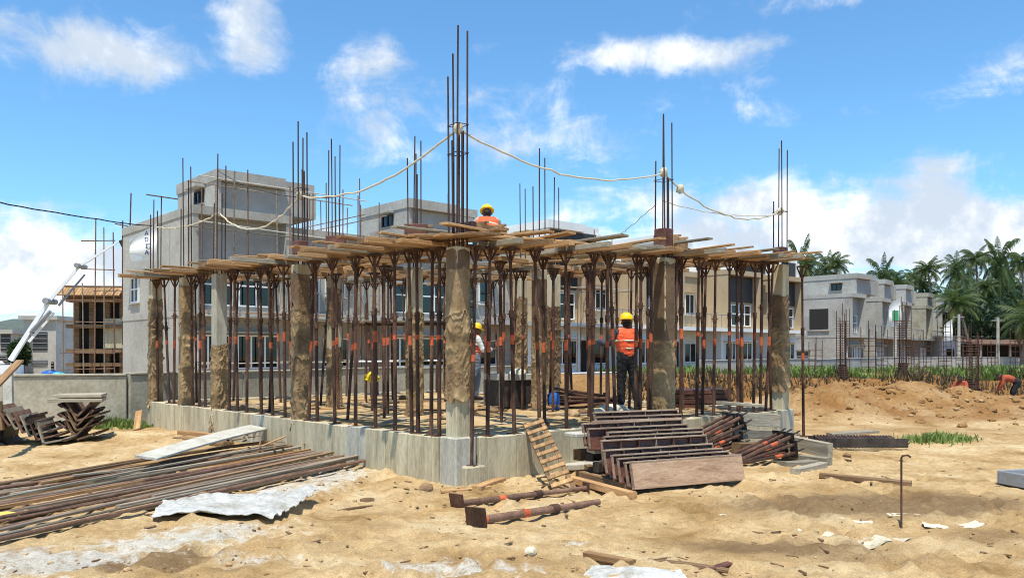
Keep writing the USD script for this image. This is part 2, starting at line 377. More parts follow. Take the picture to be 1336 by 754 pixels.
# sand: the ground's own colour, with cement dust, damp patches and red earth given by the mesh's attributes
LOOK["sand"] = usdkit.material(stage, "/World/Looks/sand_look", {
    "g": ("geometry", {}), "n1": ("noise_texture", {"scale": .9, "detail": 9.0, "roughness": .62}), "n2": ("noise_texture", {"scale": 9.0, "detail": 8.0, "roughness": .7}), "n3": ("noise_texture", {"scale": 70.0, "detail": 5.0, "roughness": .7}),
    "r1": ("rgb_ramp", {"ramp": [(.30, (.25, .150, .056)), (.42, (.40, .260, .118)), (.54, (.50, .350, .180)), (.68, (.59, .455, .27))]}),
    "m2": ("map_range", {"from_min": .3, "from_max": .7, "to_min": .72, "to_max": 1.24, "clamp": True}), "m3": ("map_range", {"from_min": .3, "from_max": .7, "to_min": .64, "to_max": 1.24, "clamp": True}),
    "mm": ("math", {"math_type": "multiply"}), "h": ("hsv", {}),
    "ad": ("attribute", {"attribute": "dust"}), "aw": ("attribute", {"attribute": "wet"}), "ar": ("attribute", {"attribute": "red"}),
    "dn": ("math", {"math_type": "multiply_add", "value2": 2.6, "value3": -1.3}), "ds": ("math", {"math_type": "add"}), "dm": ("map_range", {"range_type": "smoothstep", "from_min": .35, "from_max": .95, "to_max": .85, "clamp": True}),
    "wn": ("math", {"math_type": "multiply_add", "value2": 1.8, "value3": -.9}), "ws": ("math", {"math_type": "add"}), "wm": ("map_range", {"range_type": "smoothstep", "from_min": .15, "from_max": .85, "to_max": .85, "clamp": True}),
    "x1": ("mix", {"color2": (.245, .122, .042)}), "x2": ("mix", {"color2": (.17, .105, .052)}), "x3": ("mix", {"color2": (.50, .475, .42)}), "hh": ("hsv", {}),
    "bs": ("math", {"math_type": "multiply_add", "value2": .5}), "bp": ("bump", {"strength": .85, "distance": .035}), "p": ("principled_bsdf", {"roughness": .96, "specular_ior_level": .12})},
    [("g.position", "n1.vector"), ("g.position", "n2.vector"), ("g.position", "n3.vector"), ("n1.fac", "r1.fac"), ("n2.fac", "m2.value"), ("n3.fac", "m3.value"), ("m2.result", "mm.value1"), ("m3.result", "mm.value2"),
     ("ar.fac", "x1.fac"), ("r1.color", "x1.color1"), ("n2.fac", "wn.value1"), ("wn.value", "ws.value1"), ("aw.fac", "ws.value2"), ("ws.value", "wm.value"), ("wm.result", "x2.fac"), ("x1.color", "x2.color1"),
     ("n2.fac", "dn.value1"), ("dn.value", "ds.value1"), ("ad.fac", "ds.value2"), ("ds.value", "dm.value"), ("dm.result", "x3.fac"), ("x2.color", "x3.color1"), ("x3.color", "h.color"), ("mm.value", "h.value"),
     ("h.color", "p.base_color"), ("n3.fac", "bs.value1"), ("n2.fac", "bs.value3"), ("bs.value", "bp.height"), ("bp.normal", "p.normal")], surface="p.BSDF")

# ------------------------------------------------------------------ ground
DA, DB = np.array([-.673, .740]), np.array([.740, .673])     # the frame's two wall directions: DA runs back to the left, DB back to the right
C0 = np.array([-.676, 10.0])                                  # the frame's near corner


def W(t, s, z=0.0):
    return np.array([*(C0 + t * DB + s * DA), z])


def ss(x, a, b):
    t = np.clip((np.asarray(x, float) - a) / (b - a), 0, 1)
    return t * t * (3 - 2 * t)


def fb(x, y, sc, octv=4, seed=0):
    return meshkit.fbm(np.stack([np.asarray(x) * sc, np.asarray(y) * sc, np.full(np.shape(x), 3.3)], -1), octv, seed) - .5


def bank_y(x):
    return 27.6 + 3.0 * fb(x, np.zeros_like(x), .35, 3, 5) + .05 * np.clip(x - 8, 0, 20)


def height(x, y):
    x, y = np.asarray(x, float), np.asarray(y, float)
    near = 1 - ss(np.hypot(x, y), 30, 60)
    h = near * (.16 * fb(x, y, .30, 3, 1) + .08 * fb(x, y, 1.2, 3, 2) + .030 * fb(x, y, 4.2, 3, 3) + .030 * fb(x, y, 13, 2, 4))
    h += near * .05 * np.maximum(0, fb(x, y, 3.1, 3, 9) - .10) / .2
    ruts = np.sin(x * 1.1 + y * 2.1 + 3 * fb(x, y, .5, 2, 12))
    h += near * .008 * ruts
    for x0, x1, cv in ((3.2, 1.2, .5), (4.75, 2.75, .5), (-2.6, -.4, -.4)):
        f = (y - 5) / 9
        d = x - (x0 + (x1 - x0) * f + cv * np.sin(f * 2.6))
        on = ss(y, 4, 6) * (1 - ss(y, 9.5, 12))
        h += on * (-.030 * np.exp(-(d / .13) ** 4) * (1 + .35 * np.sign(np.sin(y * 34 + 5 * np.abs(d)))) + .022 * np.exp(-((np.abs(d) - .20) / .06) ** 2)) * (.5 + 1.0 * meshkit.noise(np.stack([x * .8, y * .8, 0 * x], -1), 31))
    # heap of dug sand beyond the right hand corner, and the pit's cut bank behind it
    heap = np.exp(-((x - 10.6) / 3.0) ** 2 - ((y - 22.5) / 2.3) ** 2) * .62 + np.exp(-((x - 7.6) / 1.7) ** 2 - ((y - 21.2) / 1.8) ** 2) * .42 + np.exp(-((x - 14.2) / 2.4) ** 2 - ((y - 24.0) / 1.6) ** 2) * .28
    h += heap * (1 + 1.5 * fb(x, y, 1.1, 4, 6)) + near * ss(heap, .05, .3) * (.45 * fb(x, y, 2.4, 4, 7) + .40 * np.maximum(0, fb(x, y, 4.0, 3, 17) - .06))
    h -= .22 * ss(x, 13, 17) * ss(y, 20, 24) * (1 - ss(y, 27, 29))
    step = ss(y - bank_y(x), -.55, .35) * ss(x, -4, 1)
    h += step * (.72 - .42 * ss(y, 31, 52) + .25 * fb(x, y, .8, 3, 8)) * (1 - ss(y, 58, 75))
    h += -.5 * ss(y, 58, 75)
    return h


def axis(parts):
    out = []
    for a, b, st in parts:
        out.append(np.arange(a, b, st))
    return np.concatenate(out + [[parts[-1][1]]])


gx = np.concatenate([-np.geomspace(900, 20, 24), axis([(-19.5, -9, .3), (-9, 8, .05), (8, 20, .12), (20, 60, 1.6)]), np.geomspace(66, 900, 18)])
gy = np.concatenate([[-60, -30, -15, -8, -4, 0, 2, 3.5], axis([(4.4, 14, .045), (14, 34, .10), (34, 70, .9)]), np.geomspace(75, 1500, 22)])
GX, GY = np.meshgrid(gx, gy)
GZ = height(GX, GY)
for _ in range(2200):
    fy = 5.2 + 11.5 * R.rand() ** 1.3; fx = R.uniform(-.62, .62) * fy
    fa = R.rand() * 3.1; q_ = R.rand() ** 2; fl, fw_ = .05 + .20 * q_, .03 + .09 * q_
    i0, i1 = np.searchsorted(gx, (fx - .5, fx + .5)); j0, j1 = np.searchsorted(gy, (fy - .5, fy + .5))
    sx, sy = GX[j0:j1, i0:i1] - fx, GY[j0:j1, i0:i1] - fy
    e1, e2 = (sx * math.cos(fa) + sy * math.sin(fa)) / fl, (-sx * math.sin(fa) + sy * math.cos(fa)) / fw_
    rr_ = np.sqrt(e1 ** 2 + e2 ** 2)
    GZ[j0:j1, i0:i1] += R.uniform(.15, .30) * fw_ * (-np.exp(-rr_ ** 4) + .7 * np.exp(-((rr_ - 1.35) / .35) ** 2))
nx, ny = len(gx), len(gy)
idx = np.arange(nx * ny).reshape(ny, nx)
quads = np.stack([idx[:-1, :-1], idx[:-1, 1:], idx[1:, 1:], idx[1:, :-1]], -1).reshape(-1, 4)


def blob(x, y, c, rx, ry, ang=0.0):
    dx, dy = x - c[0], y - c[1]
    ca, sa = math.cos(ang), math.sin(ang)
    return np.exp(-((dx * ca + dy * sa) / rx) ** 2 - ((-dx * sa + dy * ca) / ry) ** 2)


def marks(x, y):
    dust = .0 * x; wet = .0 * x
    for u, v, rx, ry, w in [(90, 725, 1.1, .32, 1.0), (230, 705, .8, .28, 1.0), (330, 735, .5, .2, .6), (40, 745, .5, .3, .8), (300, 690, .7, .3, .75), (440, 620, .55, .9, .95), (500, 600, .3, .5, .7), (380, 640, .6, .5, .8), (640, 748, .6, .16, .75), (520, 742, .35, .14, .6),
                            (745, 712, .18, .13, .62), (690, 722, .14, .1, .6), (680, 610, .35, .3, .6), (720, 618, .25, .22, .55), (580, 735, .5, .12, .5), (1125, 700, .2, .1, .5), (215, 735, .4, .3, -.5)]:
        dust = dust + w * blob(x, y, ground_pt(u, v)[:2], rx, ry)
    for u, v, rx, ry, w in [(1090, 662, 1.3, .6, 1.05), (1230, 655, 1.1, .6, .9), (1010, 712, 1.0, .24, .95), (1140, 730, .8, .25, .5), (1290, 700, .5, .3, .6), (170, 735, .55, .2, 1.0), (260, 726, .3, .15, .8), (520, 690, .5, .25, .4), (200, 600, .8, .4, .35), (180, 610, .4, .3, .4),
                            (720, 740, 1.2, .18, .35), (1200, 560, 3.5, .5, .4), (430, 715, .3, .15, .4), (300, 745, .2, .1, .6), (560, 640, .2, .2, .6)]:
        wet = wet + w * blob(x, y, ground_pt(u, v)[:2], rx, ry)
    red = .75 * ss(y - bank_y(x), -1.3, -.1) * ss(x, -4, 1) * (1 - ss(y, 40, 60)) + (.80 + 1.3 * fb(x, y, 1.3, 3, 19)) * ss(y, 18.2, 19.8) * ss(x, 4, 7) + .25 * blob(x, y, (6, 17), 6, 1.5)
    red = np.maximum(red, .9 * ss(y, 60, 80))
    return np.clip(dust, 0, 1), np.clip(wet, 0, 1.2), np.clip(red, 0, 1)


dust, wet, red = marks(GX, GY)
gr = obj("ground", (np.stack([GX, GY, GZ], -1).reshape(-1, 3), quads), LOOK["sand"], smooth=True, attrs={"dust": dust.ravel(), "wet": wet.ravel(), "red": red.ravel()})
tag(gr, "bare sandy earth of the building site", kind="structure")


def gh(x, y):
    return float(height(np.array([x]), np.array([y]))[0])


def on_ground(u, v, dz=0.0):
    """the point of the ground under a pixel of the photograph"""
    z = 0.0
    for _ in range(6):
        p = ground_pt(u, v, z); z = gh(p[0], p[1])
    p[2] = z + dz
    return p


# floor of sand inside the plinth
LT, LS = 8.0, 10.75
FL = .50
tt, sg = np.meshgrid(np.linspace(.15, LT, 90), np.linspace(.15, LS, 120))
P = C0 + tt[..., None] * DB + sg[..., None] * DA
fz = FL + .10 * fb(P[..., 0], P[..., 1], .8, 4, 21) + .05 * fb(P[..., 0], P[..., 1], 5, 3, 22)
fi = np.arange(tt.size).reshape(tt.shape)
fq = np.stack([fi[:-1, :-1], fi[:-1, 1:], fi[1:, 1:], fi[1:, :-1]], -1).reshape(-1, 4)
fd = np.clip(.55 * (fb(P[..., 0], P[..., 1], .9, 3, 23) + .25), 0, .6)
tag(obj("sand_floor", (np.concatenate([P, fz[..., None]], -1).reshape(-1, 3), fq), LOOK["sand"], smooth=True, attrs={"dust": fd.ravel(), "wet": 0 * fd.ravel() + .1, "red": 0 * fd.ravel()}), "sand filling inside the concrete plinth", kind="structure")

# ------------------------------------------------------------------ plinth
pl = thing("plinth_wall", "low cast concrete plinth carrying the column frame", "plinth")
PT = .55
e = 0
for side, n, L in (("left", 21, LS), ("right", 16, LT), ("back", 16, LT), ("far", 21, LS)):
    d = {"left": (0, 1), "right": (1, 0), "back": (1, 0), "far": (0, 1)}[side]
    st = L / n
    for i in range(n):
        a0, a1 = i * st + .004 + (.36 if i == 0 and side in ("left", "right") else 0), (i + 1) * st - .004
        q = .010 * (R.rand() - .5)
        top = PT + .012 * (R.rand() - .5)
        if side == "left": b = cbox(q, .2, a0, a1, -.45, top, .008)
        elif side == "right": b = cbox(a0, a1, q, .2, -.45, top, .008)
        elif side == "back": b = cbox(a0, a1, LS - .2, LS, -.45, top, .008)
        else: b = cbox(LT - .2, LT, a0 + .21, a1 - .21 if i == n - 1 else a1 + .2, -.45, top, .008)
        obj("panel", b, LOOK["concrete"] if R.rand() < .9 else LOOK["concrete_wet"], pl, frame(W(0, 0), [*DB, 0], [*DA, 0], [0, 0, 1]))
obj("corner_block", cbox(-.025, .30, -.025, .30, -.45, PT + .02, .015), LOOK["concrete_wet"], pl, frame(W(0, 0), [*DB, 0], [*DA, 0], [0, 0, 1]))

# ------------------------------------------------------------------ columns of the frame
FR = frame(W(0, 0), [*DB, 0], [*DA, 0], [0, 0, 1])


def soffit(t, s):
    return 2.91 + .043 * t + .024 * s


def sack(hw, z0, z1, seed, amp=.034, ties=(), n=64, m=130):
    m = max(16, int(m * min(1, (z1 - z0) / 1.2)))
    th = np.linspace(0, 2 * np.pi, n, endpoint=False)
    T, Z = np.meshgrid(th, np.linspace(0, 1, m))
    c, s = np.cos(T), np.sin(T)
    q = (np.abs(c) ** 7 + np.abs(s) ** 7) ** (-1 / 7.0)
    zz = z0 + (z1 - z0) * Z
    hem = (meshkit.fbm(np.stack([c * 1.5, s * 1.5, 0 * c + seed], -1), 3, seed) - .5)
    zz = zz + hem * .30 * (1 - Z) ** 4 + hem * .12 * Z ** 8
    swag = zz * 7 + 1.6 * np.sin(T * 2 + seed) + 5 * (meshkit.fbm(np.stack([c * 1.2, s * 1.2, zz * 1.3 + seed], -1), 2, seed) - .5)
    n1 = meshkit.fbm(np.stack([c * 1.4 + seed, s * 1.4, swag * .33], -1), 3, seed + 3)
    n2 = meshkit.fbm(np.stack([c * 3.2 + seed, s * 3.2, swag * .9 + T], -1), 3, seed + 5)
    ridge = (1 - np.abs(2 * n1 - 1) * 1.6) * .75 + (1 - np.abs(2 * n2 - 1) * 2) * .35
    env = .35 + .65 * meshkit.noise(np.stack([0 * zz + seed, c * .8, zz * 2.1], -1), seed)
    n3 = meshkit.fbm(np.stack([c * 4.5 + seed, s * 4.5, zz * 9 + 4 * np.sin(T + 2 * n1 * 3)], -1), 3, seed + 8)
    fold = np.clip(1 - np.abs(2 * n3 - 1) * 5, 0, 1)
    ph = zz * 15 + 2.2 * np.sin(T + seed) + 1.3 * np.sin(2 * T + 2 * seed) + 7 * (n1 - .5)
    crease = np.clip(1 - np.abs(np.sin(ph)) * 1.5, 0, 1) ** 1.5
    ph2 = zz * 2.2 + 4.0 * T + 7 * (n2 - .5)
    drape = np.clip(1 - np.abs(np.sin(ph2)) * 1.9, 0, 1)
    env2 = ss(meshkit.noise(np.stack([c + seed, s * .9, zz * 2.6 + 9], -1), seed + 2), .42, .68)
    d = amp * (.16 + .10 * np.clip(ridge, 0, 1.2) * env + .80 * crease * env2 + .85 * drape * (1 - env2) * env + .06 * fold * env)
    for k, zt in enumerate(ties):
        g = np.exp(-((zz - zt - .03 * np.sin(T + k)) / .035) ** 2)
        d = d * (1 - .9 * g) + .004 * g
        d = d + amp * .7 * np.exp(-((zz - zt - .09) / .05) ** 2) * np.clip(n2 * 2 - .5, 0, 1)
    d = d + amp * .8 * (1 - Z) ** 10
    r = hw * q + d + .006
    v = np.stack([r * c, r * s, zz], -1).reshape(-1, 3)
    i = np.arange(n * m).reshape(m, n)
    j = np.roll(i, -1, axis=1)
    return v, np.stack([i[:-1], j[:-1], j[1:], i[1:]], -1).reshape(-1, 4)


def rods(cx_, cy_, hw, z0, tops, parent, lean=.02, short=None, seed=0):
    rr = np.random.RandomState(seed)
    spots = [(-1, -1), (1, -1), (1, 1), (-1, 1), (0, -1), (1, 0), (0, 1), (-1, 0)]
    for k, zt in enumerate(tops):
        x, y = spots[k % 8]
        x, y = cx_ + x * hw, cy_ + y * hw
        if k >= 8: x, y = x + .03, y + .02
        l = lean * (rr.rand(2) - .5) * (zt - z0)
        obj("rebar", tube([(x, y, z0), (x + l[0] * .4, y + l[1] * .4, z0 + (zt - z0) * .5), (x + l[0], y + l[1], zt)], .0115, 6), LOOK["rebar"], parent)


def ring(cx_, cy_, hw, z, parent):
    p = [(cx_ - hw, cy_ - hw, z), (cx_ + hw, cy_ - hw, z + .01), (cx_ + hw, cy_ + hw, z), (cx_ - hw, cy_ + hw, z - .01), (cx_ - hw, cy_ - hw, z)]
    obj("tie_ring", cat([tube([p[i], p[i + 1]], .006, 5) for i in range(4)]), LOOK["rebar"], parent)


COLS = []


def column(t, s, label, sacks, tops, kicker=None, hw=.14, seed=1, ties=(), wet_top=None, zr=None, ringz=(), bare=None):
    hw = hw * .78
    sacks = [(q[0], q[1], q[2], q[3] * .62, q[4]) for q in sacks]
    """sacks: (z0, z1, look, amp) lengths of cloth"""
    zt = soffit(t, s) - .02
    th = thing("concrete_column", label, "column", FR @ upright((t, s, 0)), "columns of the concrete frame")
    obj("shaft", cbox(-hw, hw, -hw, hw, -.2, zt, .012), LOOK["concrete"] if bare is None else LOOK[bare], th)
    for k, (z0, z1, look, amp, ti) in enumerate(sacks):
        obj("sacking", sack(hw, z0, z1, seed * 3 + k, amp, ti), LOOK[look], th, smooth=True)
    rods(0, 0, hw - .030, zt - .02, tops, th, seed=seed)
    for z in ringz:
        ring(0, 0, hw - .016, z, th)
    if kicker:
        obj("kicker", cbox(-hw + .015, hw - .015, -hw + .015, hw - .015, zt + .16, zt + .16 + kicker, .01), LOOK["form_red"], th)
    COLS.append((t, s, zt))
    return th


def left_s(u, t):
    k = (u - UC) / FPX
    x0, y0 = C0 + t * DB
    return (x0 - k * y0) / (.673 + .740 * k)


def right_t(u, s):
    k = (u - UC) / FPX
    x0, y0 = C0 + s * DA
    return (k * y0 - x0) / (.740 - .673 * k)


column(.15, .15, "near corner column wrapped in loose brown sacking, tallest starter bars above", [(.98, 2.1, "sacking", .050, (1.75,)), (2.02, 2.62, "sacking", .03, ()), (2.55, 2.87, "sacking_wet", .006, ())],
       (5.58, 5.56, 4.4, 5.0, 4.3, 4.35, 5.3, 4.2), seed=2, ringz=(4.05, 4.4))
column(.15, left_s(392, .15), "sacking-wrapped left column with a red box on its top", [(.42, 1.6, "sacking", .05, (.9,)), (1.55, 2.35, "sacking", .04, (2.0,)), (2.3, 2.85, "sacking_wet", .03, ())], (5.25, 5.1, 5.05, 4.95, 4.5, 4.5), kicker=.22, seed=3, ringz=(4.2,))
column(.15, left_s(286, .15), "left column bare grey above, sacking slipped to its lower half", [(.20, 1.75, "sacking", .07, (1.2,))], (5.3, 5.1, 4.6, 4.4), seed=4, bare="concrete_wet")
column(.15, left_s(243, .15), "left column beside the far corner one, wrapped to the top", [(.5, 2.3, "sacking", .05, (1.2, 1.8)), (2.2, 2.95, "sacking", .035, ())], (5.5, 5.35, 5.1, 4.5), seed=5)
column(.15, left_s(203, .15), "far left corner column in ragged brown sacking", [(.4, 2.2, "sacking", .07, (1.4,)), (2.15, 2.75, "sacking", .05, (2.5,))], (4.9, 5.0, 4.7, 4.6), seed=6)
column(right_t(866, .15), .15, "broad right side column, wet dark sacking above folded cloth", [(.50, 1.8, "sacking", .05, (1.35, .95)), (1.75, 3.0, "sacking_wet", .012, ())], (5.3, 5.2, 5.35, 4.6, 4.3, 4.4), kicker=.30, seed=7, hw=.16, ringz=(4.3,))
column(right_t(1018, .15), .15, "right end column with bare concrete foot and crumpled sacking", [(.95, 2.1, "sacking", .06, (1.7,)), (2.05, 2.65, "sacking_wet", .04, ())], (5.5, 5.35, 5.4, 4.4), kicker=.16, seed=8, hw=.15, ringz=(4.2,))
column(2.4, 7.0, "inner column left, white concrete band between two sacking wraps", [(.5, 1.7, "sacking", .06, (1.1, 1.4)), (2.2, 2.9, "sacking_wet", .03, ())], (5.9, 5.8, 5.6, 5.7, 4.8), seed=9)
column(2.25, 4.0, "inner column just left of the near corner column, lower half sacked", [(.5, 1.5, "sacking", .05, (1.2,)), (1.5, 2.3, "sacking", .05, (2.0,))], (5.35, 5.3, 5.1, 5.0, 4.7), seed=10)
column(4.9, 3.6, "inner column right of centre, smooth wet sacking at its top", [(.55, 1.9, "sacking", .05, (1.3,)), (1.85, 3.0, "sacking_wet", .012, ())], (5.5, 5.35, 5.2, 4.8), seed=11)
column(7.2, 6.6, "inner column at the back, swagged folds of light sacking", [(.55, 2.9, "sacking", .06, (1.1, 1.5, 1.9))], (5.6, 5.5, 5.4), seed=12)
column(6.6, 4.9, "back column with loose dark sacking, right of the two inner ones", [(.9, 1.6, "sacking", .04, ()), (1.5, 2.6, "sacking_wet", .05, (2.0,))], (5.4, 5.2, 5.0), seed=13)
column(7.6, 9.9, "hindmost inner column far behind the workers' floor", [(.5, 2.9, "sacking", .05, (1.5,))], (5.9, 5.7, 5.6), seed=14)

# ------------------------------------------------------------------ steel props
PH = 2.5


def make_prop(label, group, m, cz=1.61, bz=1.20, bl=.13):
    th = thing("steel_prop", label, "prop", m, group)
    obj("base_plate", box(-.075, .075, -.075, .075, 0, .008), LOOK["rust"], th)
    obj("outer_tube", tube([(0, 0, .008), (0, 0, cz)], .027, 10), LOOK["rust"], th, smooth=40)
    obj("inner_tube", tube([(0, 0, cz - .01), (0, 0, PH - .03)], .021, 10), LOOK["rust"], th, smooth=40)
    col = obj("collar", [tube([(0, 0, cz - .05), (0, 0, cz + .05)], .036, 10), tube([(-.07, 0, cz), (.07, 0, cz)], .009, 6)], LOOK["rust"], th)
    obj("orange_band", tube([(0, 0, bz), (0, 0, bz + bl)], .0285, 10), LOOK["orange_paint"], th, smooth=40)
    obj("pin", tube([(-.04, .0, cz + .12), (.05, .0, cz + .10)], .006, 5), LOOK["rust_light"], th)
    for sx, sy in ((1, 0), (-1, 0), (0, 1), (0, -1)):
        obj("fork_arm", bar((.018 * sx, .018 * sy, PH - .17), (.092 * sx, .092 * sy, PH - .02), .024, .010, (0, 1, .2) if sx else (1, 0, .2)), LOOK["rust"], th)
    obj("head_plate", box(-.09, .09, -.09, .09, PH - .022, PH), LOOK["rust"], th)
    return th


PROPS = []
protos = {}
VARS = [(1.61, 1.20, .13), (1.55, 1.13, .10), (1.68, 1.24, .16), (1.50, 1.18, .08), (1.74, 1.10, .15), (1.60, 1.28, .06)]


def prop_at(t, s, zb, zt, label, group, rz=None, tilt=None, xy=None):
    rz = R.rand() * 1.5 if rz is None else rz
    tilt = (R.randn(2) * .017) if tilt is None else tilt
    p = W(t, s, zb) if xy is None else np.array([*xy, zb])
    m = upright(p, rz, (1, 1, (zt - zb) / PH), tilt)
    v = R.randint(0, len(VARS))
    if v not in protos:
        protos[v] = make_prop(label, group, m, *VARS[v])
    else:
        dup(protos[v], m, label, group)


EDGE = []
lu = [206, 221, 227, 251, 260, 268, 299, 310, 322, 341, 356, 372, 403, 414, 437, 464, 490, 515.5, 537.5, 545.5, 562.5, 573]
for k, u in enumerate(reversed(lu)):
    t = .09 + .05 * R.rand()
    s = left_s(u, t)
    EDGE.append(("left", t, s))
    prop_at(t, s, PT, soffit(t, s), f"{ordinal(k)} rusty orange-banded prop left of the near corner column, on the plinth edge", "props along the left plinth edge")
ru = [636, 671, 704, 739, 772, 792, 803, 829, 835, 848, 879, 888, 909, 931, 951.5, 963, 968, 983, 992, 999, 1006]
for k, u in enumerate(ru):
    s = .09 + .05 * R.rand()
    t = right_t(u, s)
    EDGE.append(("right", t, s))
    prop_at(t, s, PT, soffit(t, s), f"{ordinal(k)} rusty orange-banded prop right of the near corner column, on the plinth edge", "props along the right plinth edge")
bp = on_ground(616, 634)
prop_at(0, 0, bp[2] + .21, soffit(0, 0), "tall rusty prop standing on a concrete block before the corner column", "single props beside columns", xy=(bp[0] - .02, bp[1] + .12))
prop_at(0, 0, gh(5.55, 15.9), soffit(8, 0), "leaning prop with its foot on the earth beside the right end column", "single props beside columns", xy=(5.60, 15.9), tilt=(0, -.055))
INNER = []


def far_from_columns(t, s, d=.34):
    return all(math.hypot(t - a, s - b) > d for a, b, _ in COLS)


ROWS = ["first inner row behind the left edge", "second inner row behind the left edge", "rear row along the far side", "first cross row behind the right edge", "second cross row behind the right edge", "last cross row at the back", "short cross row near the right edge", "short row running back from right edge"]
for nrow, (line, fixed, a0, a1, st) in enumerate((("a", 2.3, .9, 10.2, .95), ("a", 4.75, .9, 10.2, 1.05), ("a", 7.5, .8, 10.2, .80), ("b", 3.9, .9, 7.2, .62), ("b", 7.0, .9, 7.2, .85), ("b", 10.3, .9, 7.6, .95), ("b", 1.75, 4.2, 7.6, .9), ("a", 6.2, .8, 4.2, .55))):
    q, nth = a0, 0
    while q < a1:
        f = fixed + .07 * R.randn()
        t, s = (f, q) if line == "a" else (q, f)
        if far_from_columns(t, s) and not (abs(t - 1.9) < .35 and abs(s - 3.2) < .5):
            wp = W(t, s)
            uu = UC + FPX * wp[0] / wp[1]
            if 800 < uu < 835 and wp[1] < 15.6:
                q += st
                continue
            INNER.append((line, t, s, f"{ordinal(nth)} short joist over the {ROWS[nrow]}"))
            nth += 1
            prop_at(t, s, FL - .01, soffit(t, s) - .02, f"{ordinal(nth - 1)} dark prop in the {ROWS[nrow]}, from its near end", "props inside the frame", tilt=R.randn(2) * .024)
        q += st * (1 + .25 * (R.rand() - .5))

# ------------------------------------------------------------------ timber on the props
TW = ["timber", "timber", "timber", "timber_dark", "timber_grey"]
NP = 0


def board(name, p0, p1, w, h, label, cat_, group, look=None, roll=0.0, bow=0.0, n=4):
    """a board whose underside's middle line runs from p0 to p1"""
    global NP
    NP += 1
    m, L = along(p0, p1)
    m = m @ trimesh.transformations.rotation_matrix(roll, [1, 0, 0])
    pr = obj(name, plank(L, w, h, min(.006, h * .2), bow, R.randn() * .03, n, NP), LOOK[look or random.choice(TW)], None, m)
    return tag(pr, label, cat_, group)


def jt(a):
    return a * (R.rand() - .5)


kl = kr = 0
for side, t, s in EDGE:
    z = soffit(t, s) + .004
    out, inn = .52 + .42 * R.rand(), .5 + .7 * R.rand()
    w, h = (.095, .07) if R.rand() < .6 else (.13, .05)
    if side == "left":
        p0, p1 = W(t - out, s + jt(.16), z), W(t + inn, s + jt(.16), z)
        lb = f"{ordinal(kl)} timber joist left of the corner column, sticking out over a prop head"; kl += 1
    else:
        p0, p1 = W(t + jt(.16), s - out, z), W(t + jt(.16), s + inn, z)
        lb = f"{ordinal(kr)} timber joist right of the corner column, sticking out over a prop head"; kr += 1
    board("timber_joist", p0, p1, w, h, lb, "joist", "joists on the edge props")
for line, t, s, lb in INNER:
    z = soffit(t, s) - .016
    L = .38 + .3 * R.rand()
    p0, p1 = (W(t - L, s + jt(.1), z), W(t + L, s + jt(.1), z)) if line == "a" else (W(t + jt(.1), s - L, z), W(t + jt(.1), s + L, z))
    board("timber_joist", p0, p1, .09, .07, lb, "joist", "joists inside the frame")


def run(kind, fixed, a0, a1, group, label, top=0, w=.16, gap=.0, both=True):
    q, nth = a0, 0
    while q < a1 - .3:
        L = min(1.6 + 1.6 * R.rand(), a1 - q + .2)
        for k, off in enumerate((-.11, .10) if both else (0,)):
            if R.rand() < .12: continue
            o = fixed + off + jt(.05)
            if kind == "a": p0, p1 = W(o, q + jt(.3), 0), W(o + jt(.08), q + L + jt(.3), 0)
            else: p0, p1 = W(q + jt(.3), o, 0), W(q + L + jt(.3), o + jt(.08), 0)
            for p, (t_, s_) in ((p0, (o, q) if kind == "a" else (q, o)), (p1, (o, q + L) if kind == "a" else (q + L, o))):
                p[2] = soffit(t_, s_) + .078 + top + .012 * R.rand() + .034 * k * (R.rand() < .3)
            board("formwork_plank", p0, p1, w * (.8 + .5 * R.rand()), .032, f"{ordinal(nth)} {label}", "plank", group, bow=.012 * R.randn())
            nth += 1
        q += L + gap


run("a", .12, -.5, 10.9, "planks along the left beam", "bottom plank of the beam form along the left side")
run("b", .12, -.4, 8.3, "planks along the right beam", "bottom plank of the beam form along the right side")
run("a", 2.3, .6, 10.3, "planks of the inner beam forms", "form plank lying over the first inner row of props inside the frame")
run("a", 4.75, .5, 10.3, "planks of the inner beam forms", "form plank lying over the second inner row of props inside the frame")
run("a", 7.5, .4, 10.4, "planks of the inner beam forms", "form plank lying over the rear row of props inside the frame")
run("b", 3.9, .6, 7.6, "planks of the inner beam forms", "form plank lying over the first cross row of props inside the frame")
run("b", 7.0, .6, 7.6, "planks of the inner beam forms", "form plank lying over the second cross row of props inside the frame")
run("b", 10.3, .4, 7.9, "planks of the inner beam forms", "form plank lying over the last cross row of props inside the frame")
